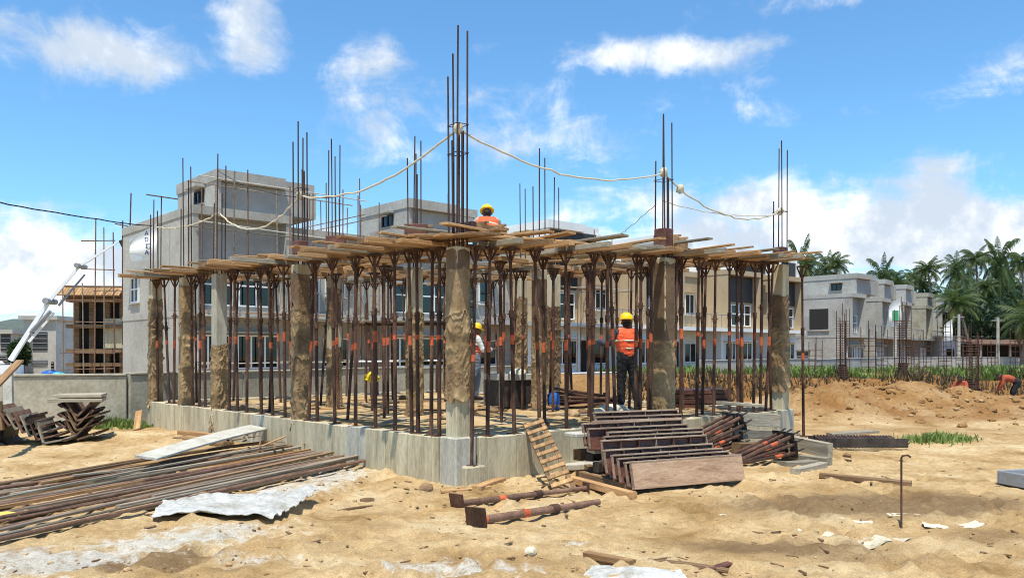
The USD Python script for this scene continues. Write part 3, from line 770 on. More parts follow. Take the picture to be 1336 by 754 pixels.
# loose planks laid crosswise on top and pushed out past the edges
loose = 0
for side, a_, out, inn, dz, ang in [("left", 10.2, .85, .9, .12, .05), ("left", 9.6, .7, 1.2, .13, .18), ("left", 8.3, .8, .9, .12, -.05), ("left", 7.4, .6, 1.4, .14, .25), ("left", 6.3, .65, 1.2, .13, .1), ("left", 5.1, .7, 1.5, .13, -.5), ("left", 4.9, .35, 1.6, .15, -.55), ("left", 3.2, .75, 1.2, .13, .12),
                                    ("left", 2.5, .8, 1.5, .14, .22), ("left", 1.7, .95, 1.2, .13, .3), ("left", 1.0, .7, 1.6, .15, .15), ("left", .55, .75, 1.5, .19, -.06), ("right", .5, .55, 1.2, .15, .2), ("right", 1.0, .8, 1.3, .14, -.2), ("right", 1.6, .7, 1.6, .15, .25), ("right", 2.4, .95, 1.2, .14, .15),
                                    ("right", 3.2, 1.0, 1.2, .13, .25), ("right", 4.4, .9, 1.4, .20, .1), ("right", 5.0, .95, 1.2, .13, .2), ("right", 5.7, .8, 1.4, .14, .1), ("right", 6.4, .85, 1.2, .13, .15), ("right", 7.2, .7, 1.2, .13, .2), ("right", 7.8, .9, .9, .13, .1), ("left", .1, .3, 1.7, .22, .35)]:
    t_, s_ = (.1, a_) if side == "left" else (a_, .1)
    z = soffit(t_, s_) + dz
    sh = math.tan(ang * .5); out *= .82
    p0, p1 = (W(t_ - out, s_ - out * sh, z), W(t_ + inn, s_ + inn * sh, z + jt(.06))) if side == "left" else (W(t_ - out * sh, s_ - out, z), W(t_ + inn * sh, s_ + inn, z + jt(.06)))
    lb = f"loose plank number {loose + 1} across the {side} beam form" if False else f"{ordinal(loose) if loose < 12 else ordinal(loose - 12) if side == 'right' else 'near corner'} loose plank from the {'far left end' if side == 'left' else 'near corner along the right side'}, jutting past the beam form"
    board("loose_plank", p0, p1, .09 + .07 * R.rand(), .030, lb, "plank", "loose planks on the beam forms", random.choice(["timber", "timber", "timber_grey"]), roll=jt(.15))
    loose += 1
# small shutter boxes near the corner column
for k, (t_, s_, rz, ln) in enumerate([(.45, 1.35, .8, .75), (.9, .55, .1, .6), (.35, 3.2, .7, .6), (4.6, .25, .3, .7)]):
    z = soffit(t_, s_) + .15
    th = thing("shutter_box", ["small timber shutter box left of the corner starter bars", "small timber shutter box right of the corner starter bars", "small timber shutter box beside the red column top", "small timber shutter box on the right side column"][k], "shutter", FR @ upright((t_, s_, z), rz), "shutter boxes on the beam forms")
    for y in (-.14, .14):
        obj("side_board", tr(plank(ln, .03, .17, .004), upright((-ln / 2, y, 0))), LOOK["timber"], th)
    obj("end_block", cbox(-ln / 2 - .06, -ln / 2, -.15, .15, 0, .18, .005), LOOK["form_red"], th)
    for x in (-.12, .22):
        obj("cross_batten", cbox(x - .02, x + .02, -.2, .2, .172, .205, .004), LOOK["timber"], th)

# ------------------------------------------------------------------ near ground: props, ladder, forms, timber
def lying(label, cat_, group, p0, p1, r=.036, bands=(.22, .45), plate=.15, end_plate=True, name="fallen_prop", plate_r=None):
    m, L = along(p0, p1)
    th = thing(name, label, cat_, m, group)
    obj("outer_tube", tube([(.02, 0, 0), (L * .62, 0, 0)], r, 12), LOOK["rust_light"], th, smooth=40)
    obj("inner_tube", tube([(L * .60, 0, 0), (L, 0, 0)], r * .82, 12), LOOK["rust_light"], th, smooth=40)
    obj("collar", tube([(L * .58, 0, 0), (L * .63, 0, 0)], r * 1.25, 12), LOOK["rust"], th)
    for b in bands:
        obj("orange_band", tube([(L * b, 0, 0), (L * b + .09, 0, 0)], r * 1.03, 12), LOOK["orange_paint"], th)
    obj("base_plate", tr(box(0, .016, -plate * .8, plate * .8, -plate * .4, plate * 1.0), upright((0, 0, 0), .35, tilt=(0, -.25))), LOOK["rust"], th)
    if end_plate:
        obj("head_plate", box(L, L + .014, -plate * .5, plate * .5, -plate * .5, plate * .6), LOOK["rust"], th)
    return th


a, b = on_ground(596, 664, .055), on_ground(764, 643, .06)
lying("rear one of two rusty props lying on the sand before the ladder", "prop", "props lying on the sand", a, b, .034, (.30,), .11)
a, b = on_ground(621, 688, .06), on_ground(781, 660, .045)
lying("front one of two rusty props lying on the sand, orange collar by its plate", "prop", "props lying on the sand", a, b, .040, (.02, .34), .13, False)

top = W(right_t(699, -.05), -.02, .66)
bt = on_ground(738, 641, .0)
m, L = along(bt, top, (0, -1, .3))
lad = thing("ladder", "short timber ladder leaning on the plinth near the corner column", "ladder", m)
for y in (-.11, .11):
    obj("rail", tr(plank(L + .12, .05, .035, .004, .004, 0, 4, 5), upright((-.04, y, -.02))), LOOK["timber_dark"], lad)
for k in range(9):
    obj("rung", cbox(.10 + k * L / 9, .165 + k * L / 9, -.135, .135, .017, .040, .004), LOOK["timber"], lad)

bl = obj("concrete_block", cbox(-.15, .15, -.11, .11, -.05, .21, .018), LOOK["concrete"], None, upright((bp[0] - .02, bp[1] + .12, bp[2]), .65))
tag(bl, "rough concrete block under the prop before the corner column", "block")


def channel(L, H, D, look_face, look_edge, root):
    """a form panel standing on its long edge: skin, two flanges and ribs"""
    obj("skin", box(0, L, -.006, .006, 0, H), look_face, root)
    obj("top_flange", cbox(-.002, L + .002, min(-D, -.008), max(-D, .008), H, H + .022, .003), look_edge, root)
    obj("bottom_flange", cbox(-.002, L + .002, min(-D, -.008), max(-D, .008), -.022, 0, .003), look_face, root)
    n = int(L / .24)
    for k in range(n + 1):
        obj("rib", box(k * L / n - .004 * (k > 0), k * L / n + .004, min(-D, 0) + .006 * np.sign(D) * (D > 0) + .007 * (D < 0), max(-D, 0) - .006, .001, H - .001), look_face if k % 3 else look_edge, root)


# pile of form panels before the right side of the plinth
pd = np.array([.895, .447]); pn = np.array([-.447, .895])
p00 = on_ground(827, 645)[:2]
stack = []
for k, (u, dy, z, H, L, lean) in enumerate([(828, 0, .09, .27, 1.62, 14), (818, .12, .09, .25, 1.60, 16), (808, .24, .12, .25, 1.60, 15), (800, .37, .145, .25, 1.62, 14), (790, .50, .19, .25, 1.60, 16), (786, .62, .27, .27, 1.58, 12),
                                            (790, .74, .36, .21, 1.50, 18), (794, .84, .40, .21, 1.48, 15), (768, .98, .42, .23, 1.52, 13), (762, 1.12, .46, .24, 1.50, 16), (775, 1.26, .50, .21, 1.42, 20), (778, 1.38, .55, .20, 1.40, 18), (776, 1.52, .61, .19, 1.34, 15)]):
    k_ = (u - UC) / FPX; o_ = p00 + pn * dy
    stack.append(((k_ * o_[1] - o_[0]) / (pd[0] - k_ * pd[1]), dy, z, H, L, lean, "form_tan" if k == 0 else None))
for k, (dx, dy, z, H, L, lean, lk) in enumerate(stack):
    o = p00 + pd * dx + pn * dy
    m = frame((*o, z), [*pd, 0], [*pn, 0], [0, 0, 1]) @ trimesh.transformations.rotation_matrix(math.radians(-lean * .9), [1, 0, 0]) @ trimesh.transformations.rotation_matrix(jt(.05), [0, 0, 1])
    th = thing("form_panel", "pale tan form panel at the very front of the panel pile" if k == 0 else f"{ordinal(k)} dark red form panel from the front of the piled forms", "form panel", m, "form panels piled before the plinth")
    channel(L, H, -.055 if k == 0 else .055, LOOK[lk] if lk else LOOK["form_red"], LOOK["form_edge"], th)
for k, (dx, dy, z, L, w, h, lk, rz) in enumerate([(.05, .1, .0, 1.2, .09, .10, "timber_dark", 1.55), (1.05, .1, .0, 1.3, .09, .10, "timber_dark", 1.62), (.10, .75, .03, 1.1, .10, .10, "timber_dark", 1.2), (.12, .62, .10, .6, .1, .12, "timber_grey", .3), (.10, .95, .16, .6, .12, .12, "form_black", .25),
                                                   (.16, 1.2, .27, .55, .12, .09, "form_black", .3), (.2, 1.0, .10, 1.3, .12, .12, "timber_dark", .1), (.1, 1.4, .25, 1.4, .14, .14, "timber_dark", .05), (.05, 1.3, .02, 1.5, .12, .12, "timber_dark", 0)]):
    o = p00 + pd * dx + pn * dy
    tag(obj("bearer", plank(L, w, h, .006, 0, .02, 3, k), LOOK[lk], None, upright((*o, gh(*o) + z), math.atan2(pd[1], pd[0]) + rz)), f"{ordinal(k)} short timber bearer propping the pile of form panels", "bearer", "bearers under the panel pile")
for k, (u, v, L, w, h, z, rz) in enumerate([(738, 616, .62, .28, .08, .02, .35), (762, 612, .48, .26, .10, .05, .3), (775, 592, .55, .22, .12, .28, .35), (752, 571, .5, .25, .05, .42, .6)]):
    p = on_ground(u, v) if k < 2 else at(u, v, 10.2)
    tag(obj("pale_slab", cbox(0, L, 0, w, 0, h, .01), LOOK["slab_pale"], None, upright((p[0], p[1], p[2] + z if k < 2 else p[2]), rz)), ["flat pale slab on the sand by the ladder's foot", "pale slab lying against the left end of the panel pile", "pale concrete-smeared slab wedged in the panel pile's left end", "pale sheet sticking out behind the left end of the panel pile"][k], "slab")
p, q = on_ground(742, 628, .0), on_ground(826, 651, .0)
tag(obj("timber_beam", plank(np.linalg.norm(q - p), .10, .08, .006, .0, .0, 4, 3), LOOK["timber"], None, along(p, q)[0]), "long timber on the sand between the ladder and the front panel", "timber")

# two bundles of folded props, dark plates to the right
for j, (u0, v0, u1, v1, Y0, Y1, nr, nc, zb) in enumerate([(872, 568, 958, 560, 11.6, 12.4, 4, 3, .25), (945, 596, 1024, 592, 11.2, 12.0, 3, 3, .05)]):
    q0, q1 = at(u0, 560, Y0), at(u1, 560, Y1)
    q0[2], q1[2] = (.16, .50) if j == 0 else (.03, .28)
    if j == 0: q0 = q1 + (q0 - q1) * 1.1
    d = (q1 - q0) / np.linalg.norm(q1 - q0); side = np.cross(d, [0, 0, 1]); side /= np.linalg.norm(side)
    for r_ in range(nr):
        for c_ in range(nc):
            o = side * (c_ * .13 - .13) + np.array([0, 0, (r_ - nr + 1) * .135 + .02 * R.rand() + (.14 if j == 0 else .12)]) + d * jt(.1)
            a_, b_ = q0 + o * [1, 1, .45], q1 + o
            for e_ in (a_, b_):
                e_[2] = max(e_[2], gh(e_[0], e_[1]) + .05)
            m, L = along(b_, a_)
            th = thing("folded_prop", f"{['front', 'middle', 'back'][2 - c_]} dark folded prop, {ordinal(r_)} layer up, in the {['bundle behind the panel pile', 'low bundle beside the beams'][j]}", "prop", m, ["props stacked in the bundle behind the panel pile", "props in the low bundle by the beams"][j])
            obj("tube", tube([(.015, 0, 0), (L, 0, 0)], .028, 8), LOOK["rust"], th)
            obj("end_plate", box(0, .012, -.062, .062, -.062, .062), LOOK["form_black"], th)
            obj("fork", cat([bar((.01, .02 * s_, .02 * s_), (-.14, .06 * s_, .055 * s_), .03, .012) for s_ in (-1, 1)]), LOOK["form_black"], th)
            if R.rand() < .55: obj("orange_band", tube([(.32 + jt(.2), 0, 0), (.48, 0, 0)], .0295, 8), LOOK["orange_paint"], th)

# heavy timbers at the right corner
for k, (u0, v0, Y0, u1, v1, Y1, w, h, lk, lb) in enumerate([
        (938, 527, 12.9, 992, 531, 13.2, .16, .05, "timber_grey", "uppermost thin grey plank on the beams left of the end column"),
        (945, 553, 12.6, 1014, 557, 12.9, .12, .20, "timber_grey", "big weathered beam stacked left of the end column's foot"),
        (955, 571, 12.3, 1016, 572, 12.7, .14, .13, "timber_grey", "weathered beam under the big one left of the end column"),
        (960, 592, 12.0, 1005, 590, 12.6, .16, .16, "timber_dark", "lowest dark beam of the stack left of the end column"),
        (1018, 583, 12.9, 1083, 597, 11.9, .10, .21, "timber_grey", "deep grey beam pointing right from the end column's foot"),
        (1022, 600, 12.2, 1082, 607, 11.6, .12, .11, "timber_grey", "beam on the sand under the deep grey one")]):
    p, q = at(u0, v0, Y0), at(u1, v1, Y1)
    tag(obj("timber_beam", plank(np.linalg.norm(q - p), w, h, .008, 0, .01, 4, 50 + k), LOOK[lk], None, along(p, q)[0]), lb, "beam", "old beams by the end column")

# ribbed form lying flat beyond the beams
p, q = on_ground(1078, 588, .03), on_ground(1184, 586, .03)
m, L = along(p, q)
th = thing("ribbed_form", "long black ribbed steel form lying on the sand right of the beams", "steel form", m)
for y in (0, .42):
    obj("side_rail", cbox(0, L, y - .02, y + .02, 0, .15, .004), LOOK["form_black"], th)
for k in range(26):
    obj("rib", bar((.04 + k * (L - .1) / 25, .0, .02), (.09 + k * (L - .1) / 25, .40, .165), .03, .012), LOOK["form_black"] if k % 2 else LOOK["rust"], th)
p, q = on_ground(1082, 577, .12), on_ground(1142, 574, .14)
tag(obj("timber_beam", plank(np.linalg.norm(q - p), .22, .05, .006, 0, .02, 4, 61), LOOK["timber_grey"], None, along(p, q)[0]), "grey plank lying on the black ribbed form", "plank")
for k, (u0, v0, u1, v1, w, h, lk, lb) in enumerate([(1020, 608, 1072, 604, .17, .07, "timber_grey", "rear short grey timber lying alone on the sand"), (1037, 618, 1074, 609, .12, .08, "timber_grey", "front short grey timber lying alone on the sand"),
                                                     (1069, 621, 1189, 634, .11, .06, "timber_dark", "long thin timber lying alone behind the hooked rod"), (764, 726, 826, 738, .07, .05, "timber", "split timber offcut at the bottom edge of the picture"),
                                                     (845, 733, 950, 746, .05, .03, "timber_dark", "thin dark batten on the sand near the bottom edge"), (904, 748, 952, 735, .06, .02, "form_red", "thin reddish strip crossing the batten near the bottom edge"),
                                                     (575, 643, 640, 637, .05, .04, "timber", "thin stick on the sand before the corner block"), (622, 640, 655, 628, .12, .06, "timber", "broken log beside the corner block"),
                                                     (440, 668, 486, 661, .035, .025, "timber_dark", "thin twig on the sand right of the white sheet"), (470, 655, 488, 654, .06, .04, "timber_dark", "short chip above the twig on the sand"),
                                                     (232, 572, 300, 580, .20, .05, "timber_dark", "plank lying along the left plinth's foot"), (235, 568, 290, 573, .14, .10, "timber", "second plank leaning on the one by the left plinth"),
                                                     (300, 715, 372, 700, .03, .02, "timber", "stick half buried in the dust at lower left")]):
    p, q = on_ground(u0, v0, -.005), on_ground(u1, v1, -.005)
    tag(obj("timber_offcut", plank(np.linalg.norm(q - p), w, h, .006, .008 * R.randn(), .04, 4, 80 + k), LOOK[lk], None, along(p, q)[0]), lb, "timber")

p = on_ground(1176, 686, -.1)
th = obj("hooked_rod", tube([p, p + [0, 0, .35], p + [.0, 0, .735], p + [.01, 0, .755], p + [.05, -.02, .762], p + [.075, -.02, .745]], .0095, 7), LOOK["rust"], None, smooth=True)
tag(th, "thin rusty rod standing in the sand, its top bent into a hook", "rod")

# cement crusts on the sand
for k, (u, v, rx, ry, lb) in enumerate([(1175, 671, .13, .07, "white cement crust behind the hooked rod"), (1115, 681, .12, .06, "small white cement crust left of the hooked rod"), (1240, 685, .20, .09, "flat white scrap right of the hooked rod"), (1150, 703, .17, .06, "pale cement crust before the hooked rod"), (1112, 702, .18, .05, "broad pale crust left of the one before the hooked rod"),
                                         (1035, 692, .05, .04, "tiny pale lump far left of the hooked rod"), (940, 672, .05, .03, "tiny white lump left in the open sand")]):
    p = on_ground(u, v, .0)
    v_, f_ = rock(1, 40 + k, 3, .30, 1.5)
    v_ = v_ * [rx * 1.3, ry * 1.3, .05] - [0, 0, .012]
    v_ = v_ + [p[0], p[1], 0]
    v_[:, 2] = height(v_[:, 0], v_[:, 1]) + .35 * v_[:, 2] + .006
    tag(obj("cement_crust", (v_, f_), LOOK["cement_white"], None, smooth=35), lb, "cement crust", "cement crusts on the sand")

# right edge: tray, and a flat sheet at the bottom edge
p = on_ground(1350, 640)
th = thing("mortar_tray", "grey metal tray cut off by the right edge of the picture", "tray", upright(p, .25))
obj("tray_floor", box(0, .7, 0, .5, .02, .035), LOOK["grey_paint"], th)
for q in (cbox(-.02, .72, -.02, 0, .01, .17), cbox(-.02, .72, .5, .52, .01, .17), cbox(-.02, 0, 0, .5, .01, .17)):
    obj("rim", q, LOOK["grey_paint"], th)


def sheet(nx_, ny_, fn):
    u_, v_ = np.meshgrid(np.linspace(0, 1, nx_), np.linspace(0, 1, ny_))
    p_ = fn(u_, v_)
    i = np.arange(u_.size).reshape(u_.shape)
    top_ = p_.reshape(-1, 3)
    q_ = np.stack([i[:-1, :-1], i[:-1, 1:], i[1:, 1:], i[1:, :-1]], -1).reshape(-1, 4)
    n_ = len(top_)
    rim = np.concatenate([i[0], i[1:, -1], i[-1, ::-1][1:], i[::-1, 0][1:]])
    bt_ = top_ - [0, 0, .006]
    side = np.array([[rim[k], rim[k] + n_, rim[k + 1] + n_, rim[k + 1]] for k in range(len(rim) - 1)])
    return np.vstack([top_, bt_]), np.vstack([q_, q_[:, ::-1] + n_, side])


def lerp4(c, u_, v_):
    c = np.asarray(c, float)
    return (c[0] * ((1 - u_) * (1 - v_))[..., None] + c[1] * (u_ * (1 - v_))[..., None] + c[2] * (u_ * v_)[..., None] + c[3] * ((1 - u_) * v_)[..., None])


def white_sheet(u_, v_):
    c = [on_ground(196, 681, .02), on_ground(352, 683, .03), on_ground(416, 657, .11), on_ground(225, 652, .06)]
    p_ = lerp4(c, u_, v_)
    edge = 1 + .05 * np.sin(9 * v_) * (u_ > .9)
    p_[..., 2] = height(p_[..., 0], p_[..., 1]) + .035 + .03 * u_ * u_ + .08 * u_ * v_ * v_ + .016 * np.sin(4.5 * u_ + 2 * v_) + .04 * fb(u_, v_, 4, 3, 4) + .012 * np.abs(np.sin(14 * u_ + 9 * v_ + 9 * fb(u_, v_, 3, 2, 6))) + .015
    p_[..., 0] += .05 * fb(v_, u_, 6, 2, 8)
    return p_


tag(obj("plastic_sheet", sheet(90, 50, white_sheet), LOOK["sheet_white"], None, smooth=35), "wrinkled white plastic sheet on the ground before the pipe heap", "sheet")
p = on_ground(765, 752)


def bag_sheet(u_, v_):
    c = [on_ground(752, 766), on_ground(905, 768), on_ground(888, 747), on_ground(772, 741)]
    p_ = lerp4(c, u_, v_)
    p_[..., 2] = height(p_[..., 0], p_[..., 1]) + .02 + .05 * np.sin(np.pi * u_) * np.sin(np.pi * v_) + .04 * fb(u_, v_, 6, 3, 14)
    return p_


tag(obj("cement_bag", sheet(40, 20, bag_sheet), LOOK["sheet_white"], None, smooth=35), "flattened pale bag at the bottom edge of the picture", "bag")

# heap of pipes and battens at lower left
kp = 0
ends = []
for k in range(40):
    f = min(1, max(0, k / 39.0 + jt(.06)))
    far_ = on_ground(345 + 145 * f + jt(50), 588 + 16 * f + jt(8))
    nearp = on_ground(-40 + jt(30), 640 + 82 * f + jt(6))
    far_ = far_ + (far_ - nearp) * (.06 * jt(1))
    lay = R.randint(0, 3)
    z = .03 + .04 * lay
    far_[2] += z + .05 * R.rand(); nearp[2] += z * .6 + .02 * R.rand()
    # one end may start part way along
    st = R.rand() * .35 if R.rand() < .45 else 0
    a_ = nearp + (far_ - nearp) * st
    m, L = along(a_, far_)
    mid = .02 * R.randn()
    row = f"{ordinal(kp)} from the back of the long heap at lower left"
    if R.rand() < .55:
        tag(obj("steel_pipe", tube([(0, 0, 0), (L * .5, mid, .01), (L, 0, 0)], .012 + .010 * R.rand(), 8), LOOK[random.choice(["pipe_grey", "rust_light"])], None, m, smooth=40), f"long grey pipe, {row}", "pipe", "pipes and battens heaped at lower left")
    else:
        tag(obj("timber_batten", plank(L, .035 + .05 * R.rand(), .022 + .015 * R.rand(), .003, mid, .1, 5, 200 + k), LOOK[random.choice(["timber_grey", "pipe_grey", "timber_dark", "timber"])], None, m), f"long weathered batten, {row}", "batten", "pipes and battens heaped at lower left")
    kp += 1
for k in range(7):                                                   # a thinner group lying behind the heap
    a_, b_ = on_ground(-45 + jt(10), 645 + 2.6 * k + jt(3), .04 + .02 * R.rand()), on_ground(205 + jt(60), 617 + 2.0 * k, .05)
    tag(obj("steel_pipe", tube([a_, (a_ + b_) / 2 + [0, 0, .01], b_], .020, 8), LOOK["pipe_grey"], None, smooth=40), f"{ordinal(k)} thin pipe in the spread behind the white board", "pipe", "thin pipes behind the heap")
a_, b_ = on_ground(190, 624, .25), on_ground(338, 585, .34)
m, L = along(a_, b_)
tag(obj("white_board", plank(L, .34, .03, .004, .02, .08, 8, 4), LOOK["slab_pale"], None, m @ trimesh.transformations.rotation_matrix(.12, [1, 0, 0])), "long pale board lying on top of the pipe heap", "board")
# splinters on the heap's right end
for k in range(26):
    p = on_ground(300 + 150 * R.rand(), 582 + 22 * R.rand(), .18 + .12 * R.rand())
    ang = R.rand() * 3.1; L = .2 + .5 * R.rand()
    tag(obj("splinter", plank(L, .02 + .03 * R.rand(), .012, .002, 0, .1, 2, 300 + k), LOOK[random.choice(["timber", "timber_dark", "timber_grey"])], None, upright(p, ang, tilt=(0, jt(.4)))), "thin wood splinter lying on the right end of the pipe heap", "splinter", "splinters on the pipe heap")

p = on_ground(2, 676)
v_, f_ = rock(1, 77, 3, .35, .6)
tag(obj("yellow_sack", (v_ * [.15, .10, .13], f_), LOOK["yellow_sack"], None, upright(p + [0, 0, .05], .4), smooth=50), "crumpled yellow sack at the left edge beside the pipes", "sack")

# nested angle forms by the left wall
ld = np.array([-.25, .97, 0]); lx = np.array([.97, .25, 0])


def angle_form(label, o, roll, L=.95, leg=.40, th_=.035, opening=95, look="timber_grey", rz=0):
    m = frame(o, lx, ld, [0, 0, 1]) @ trimesh.transformations.rotation_matrix(rz, [0, 0, 1]) @ trimesh.transformations.rotation_matrix(roll, [0, 1, 0])
    t_ = thing("angle_form", label, "angle form", m, "nested angle forms by the left wall")
    h = math.radians(opening / 2)
    for sg_ in (-1, 1):
        d = np.array([sg_ * math.sin(h), 0, math.cos(h)]); nrm = np.array([-d[2] * sg_, 0, d[0] * sg_])
        pts = [np.zeros(3), d * leg, d * leg + nrm * th_ * .6, nrm * th_]
        v = np.array([p_ + [0, y, 0] for y in (0, L) for p_ in pts])
        hull = trimesh.convex.convex_hull(v)
        obj("leg", hull, LOOK[look], t_)
        obj("flange", tr(box(-.02, .02, 0, L, 0, .09), frame(d * leg, nrm, [0, 1, 0], -d)), LOOK["rust"] if look != "rust" else LOOK["form_black"], t_)
    return t_


base = on_ground(64, 581)
for k in range(6):
    o = base + lx * (-.10 - .115 * k) + np.array([0, 0, .03 + .062 * k]) + ld * .03 * k
    angle_form(f"{ordinal(k)} V-shaped form in the slanting left row by the wall", o, .55 - .05 * k, look="rust_light" if k % 2 else "timber_grey")
base2 = on_ground(96, 577)
for k in range(6):
    o = base2 + lx * (.02 + .02 * (k % 2)) + np.array([0, 0, .02 + .085 * k]) + ld * .02 * k
    angle_form(f"{ordinal(k)} V-shaped form up the right stack by the wall", o, .15 + .25 * (-1) ** k, look="rust_light" if k % 2 else "timber_dark")
for k in range(2):
    tag(obj("stack_board", plank(.85 - .1 * k, .62, .06, .006, 0, .02, 3, 400 + k), LOOK["timber_grey"], None, frame(base2 + lx * (-.42 + .1 * k) + np.array([0, 0, .72 + .075 * k]) + ld * .35, lx, ld, [0, 0, 1])), ["lower board on the right stack of V-shaped forms", "top board on the right stack of V-shaped forms"][k], "board")
o = base + lx * (-.75) + ld * .2
tag(obj("stack_board", plank(.5, .09, .06, .006, 0, 0, 3, 420), LOOK["timber_dark"], None, along(o + [0, 0, .3], o + [-.05, 0, .78])[0] if False else frame(o + [0, 0, .28], [-.1, 0, .99], [0, 1, 0], [-.99, 0, -.1])), "upright stub board at the left row of V-shaped forms", "board")
for k in range(3):
    o = on_ground(8 + 6 * k, 584 - 2 * k)
    angle_form(f"{ordinal(k)} dark curved form at the far left edge", o + [-.25, 0, .02 + .03 * k], 1.0 + .15 * k, .8, .45, .03, 125, "form_black")
# leaning posts
a_, b_ = on_ground(14, 577), at(12, 487, 15.2)
tag(obj("leaning_post", plank(np.linalg.norm(b_ - a_), .16, .07, .006, 0, 0, 3, 9), LOOK["slab_pale"], None, along(a_, b_, (0, -1, .2))[0]), "pale leaning post at the left edge before the wall", "post")
a_, b_ = at(-12, 512, 12.2), at(26, 473, 14.4)
tag(obj("leaning_board", plank(np.linalg.norm(b_ - a_), .12, .05, .006, 0, 0, 3, 10), LOOK["timber"], None, along(a_, b_)[0]), "tan board slanting up at the left edge", "board")
a_, b_ = on_ground(179, 561), at(182, 537, 17.3)
tag(obj("leaning_board", plank(np.linalg.norm(b_ - a_), .14, .04, .006, 0, 0, 3, 12), LOOK["timber"], None, along(a_, b_, (0, -1, .2))[0]), "short board leaning on the wall's end by the far column", "board")

# clods and stones
vs = []
for k in range(520):
    p = np.array([R.normal(10.4, 2.9), R.normal(21.6, 1.7), 0])
    if p[0] < 6.2 and p[1] < 19.5: continue
    r = .02 + .085 * R.rand() ** 3
    v_, f_ = rock(r, k, 1, .7, 1.6)
    vs.append((v_ + [p[0], p[1], gh(p[0], p[1]) + r * .15], f_))
tag(obj("earth_lumps", cat(vs), LOOK["clod_red"], None), "lumps of dug orange earth over the heap", kind="stuff")
vs = []
for k in range(1600):
    Yg = 5.8 + 9 * R.rand() ** 1.6
    p = np.array([R.uniform(-.63, .63) * Yg, Yg])
    d_ = p - C0
    if -.3 < d_ @ DA < 10.9 and -.3 < d_ @ DB < 8.2: continue
    r = .004 + .012 * R.rand() ** 3
    v_, f_ = rock(r, k % 40, 0, .7, .9)
    vs.append((v_ + [p[0], p[1], gh(p[0], p[1]) + r * .3], f_))
tag(obj("gravel", cat(vs), LOOK["clod"], None, smooth=50), "fine grit and gravel strewn over the near sand", kind="stuff")
vs = []
for k in range(620):
    if k < 300: p = np.array([R.uniform(-7, 8), R.uniform(5.6, 15) ** 1.0, 0])
    elif k < 480: p = np.array([R.normal(10, 3.6), R.normal(21.5, 2.2), 0])
    else: p = np.array([*(ground_pt(R.uniform(160, 500), R.uniform(580, 745))[:2]), 0])
    d_ = p[:2] - C0
    if -.3 < d_ @ DA < 10.9 and -.3 < d_ @ DB < 8.2: continue
    r = (.006 + .024 * R.rand() ** 4) * (1 if k < 300 else 2.8 if k < 480 else 1.0)
    v_, f_ = rock(r, k, 1, .6, 1.0)
    vs.append((v_ + [p[0], p[1], gh(p[0], p[1]) + r * .2], f_))
tag(obj("rubble", cat(vs), LOOK["clod"], None, smooth=50), "clods of earth and small stones strewn over the sand", kind="stuff")
for k, (u, v, r, lb) in enumerate([(556, 640, .085, "brown clod of earth before the corner block"), (287, 580, .20, "crumpled brown sack heap by the left plinth"), (497, 548, .09, "dark lump on the plinth edge"), (392, 562, .03, "small stone at the plinth's foot"), (250, 590, .03, "clod left of the white board"),
                                  (697, 617, .055, "black tin lying at the plinth's foot"), (712, 614, .05, "white lump at the plinth's foot"), (960, 640, .04, "stone right of the panel pile"), (1105, 596, .06, "dark clod before the ribbed form"), (692, 722, .05, "grey lump in the dust at lower centre")]):
    p = on_ground(u, v)
    v_, f_ = rock(r, 90 + k, 2, .75, .7)
    tag(obj("earth_clod", (v_ + [0, 0, r * .3], f_), LOOK[["timber_dark", "sacking", "clod", "clod", "clod", "form_black", "cement_white", "clod", "timber_dark", "cement_white"][k]], None, upright(p, k), smooth=40), lb, "clod")

chips = []
for k in range(420):
    q = R.rand()
    p = on_ground(R.uniform(0, 1336), R.uniform(590, 752)) if q < .6 else on_ground(R.normal(640, 90), R.normal(640, 14)) if q < .8 else on_ground(R.normal(420, 60), R.normal(612, 10))
    d_ = p[:2] - C0
    if -.2 < d_ @ DA < 10.9 and -.2 < d_ @ DB < 8.2: continue
    chips.append(tr(box(0, .03 + .12 * R.rand() ** 2, 0, .008 + .022 * R.rand(), 0, .006 + .01 * R.rand()), upright(p, R.rand() * 6.28, tilt=(jt(.5), jt(.3)))))
tag(obj("wood_chips", cat(chips), LOOK["timber_dark"]), "splinters and chips of wood strewn over the sand", kind="stuff")

# ------------------------------------------------------------------ things on the sand floor
def lump(name, label, cat_, look, p, r, sc, seed, rz=0.0, sub=3, rough=.5):
    v_, f_ = rock(1, seed, sub, 1.0, rough)
    return tag(obj(name, (v_ * np.array(sc) * r, f_), LOOK[look], None, upright(p, rz), smooth=45), label, cat_)


p = at(800, 541, 13.6)
lump("white_sack", "white sack lying at the standing worker's feet", "sack", "cement_white", (p[0], p[1], FL + .10), .3, (1.1, .7, .5), 5, .3)
# stack of red panels behind the right side
q = np.array([at(908, 500, 17.0)[0], 17.0])
for k in range(7):
    z = .12 + .095 * k
    tag(obj("stacked_panel", cbox(-.55 + jt(.12), .55 + jt(.15), -.4, .4, 0, .085, .006), LOOK["form_red"] if k > 2 else LOOK["timber"], None, upright((q[0] + jt(.1), q[1], gh(*q) + z + .1), .25 + jt(.15))), f"{ordinal(k)} panel up the red stack behind the right side column", "panel", "panels stacked behind the right side column")
for k in range(4):
    z = .15 + .12 * k
    tag(obj("timber_billet", plank(.7, .12, .09, .006, 0, 0, 2, 500 + k), LOOK["timber"], None, upright((q[0] + .45 + jt(.1), q[1] - .1, gh(*q) + z), .5 + jt(.5))), f"{ordinal(k)} tan billet up the heap beside the red panel stack", "billet", "billets beside the red panel stack")
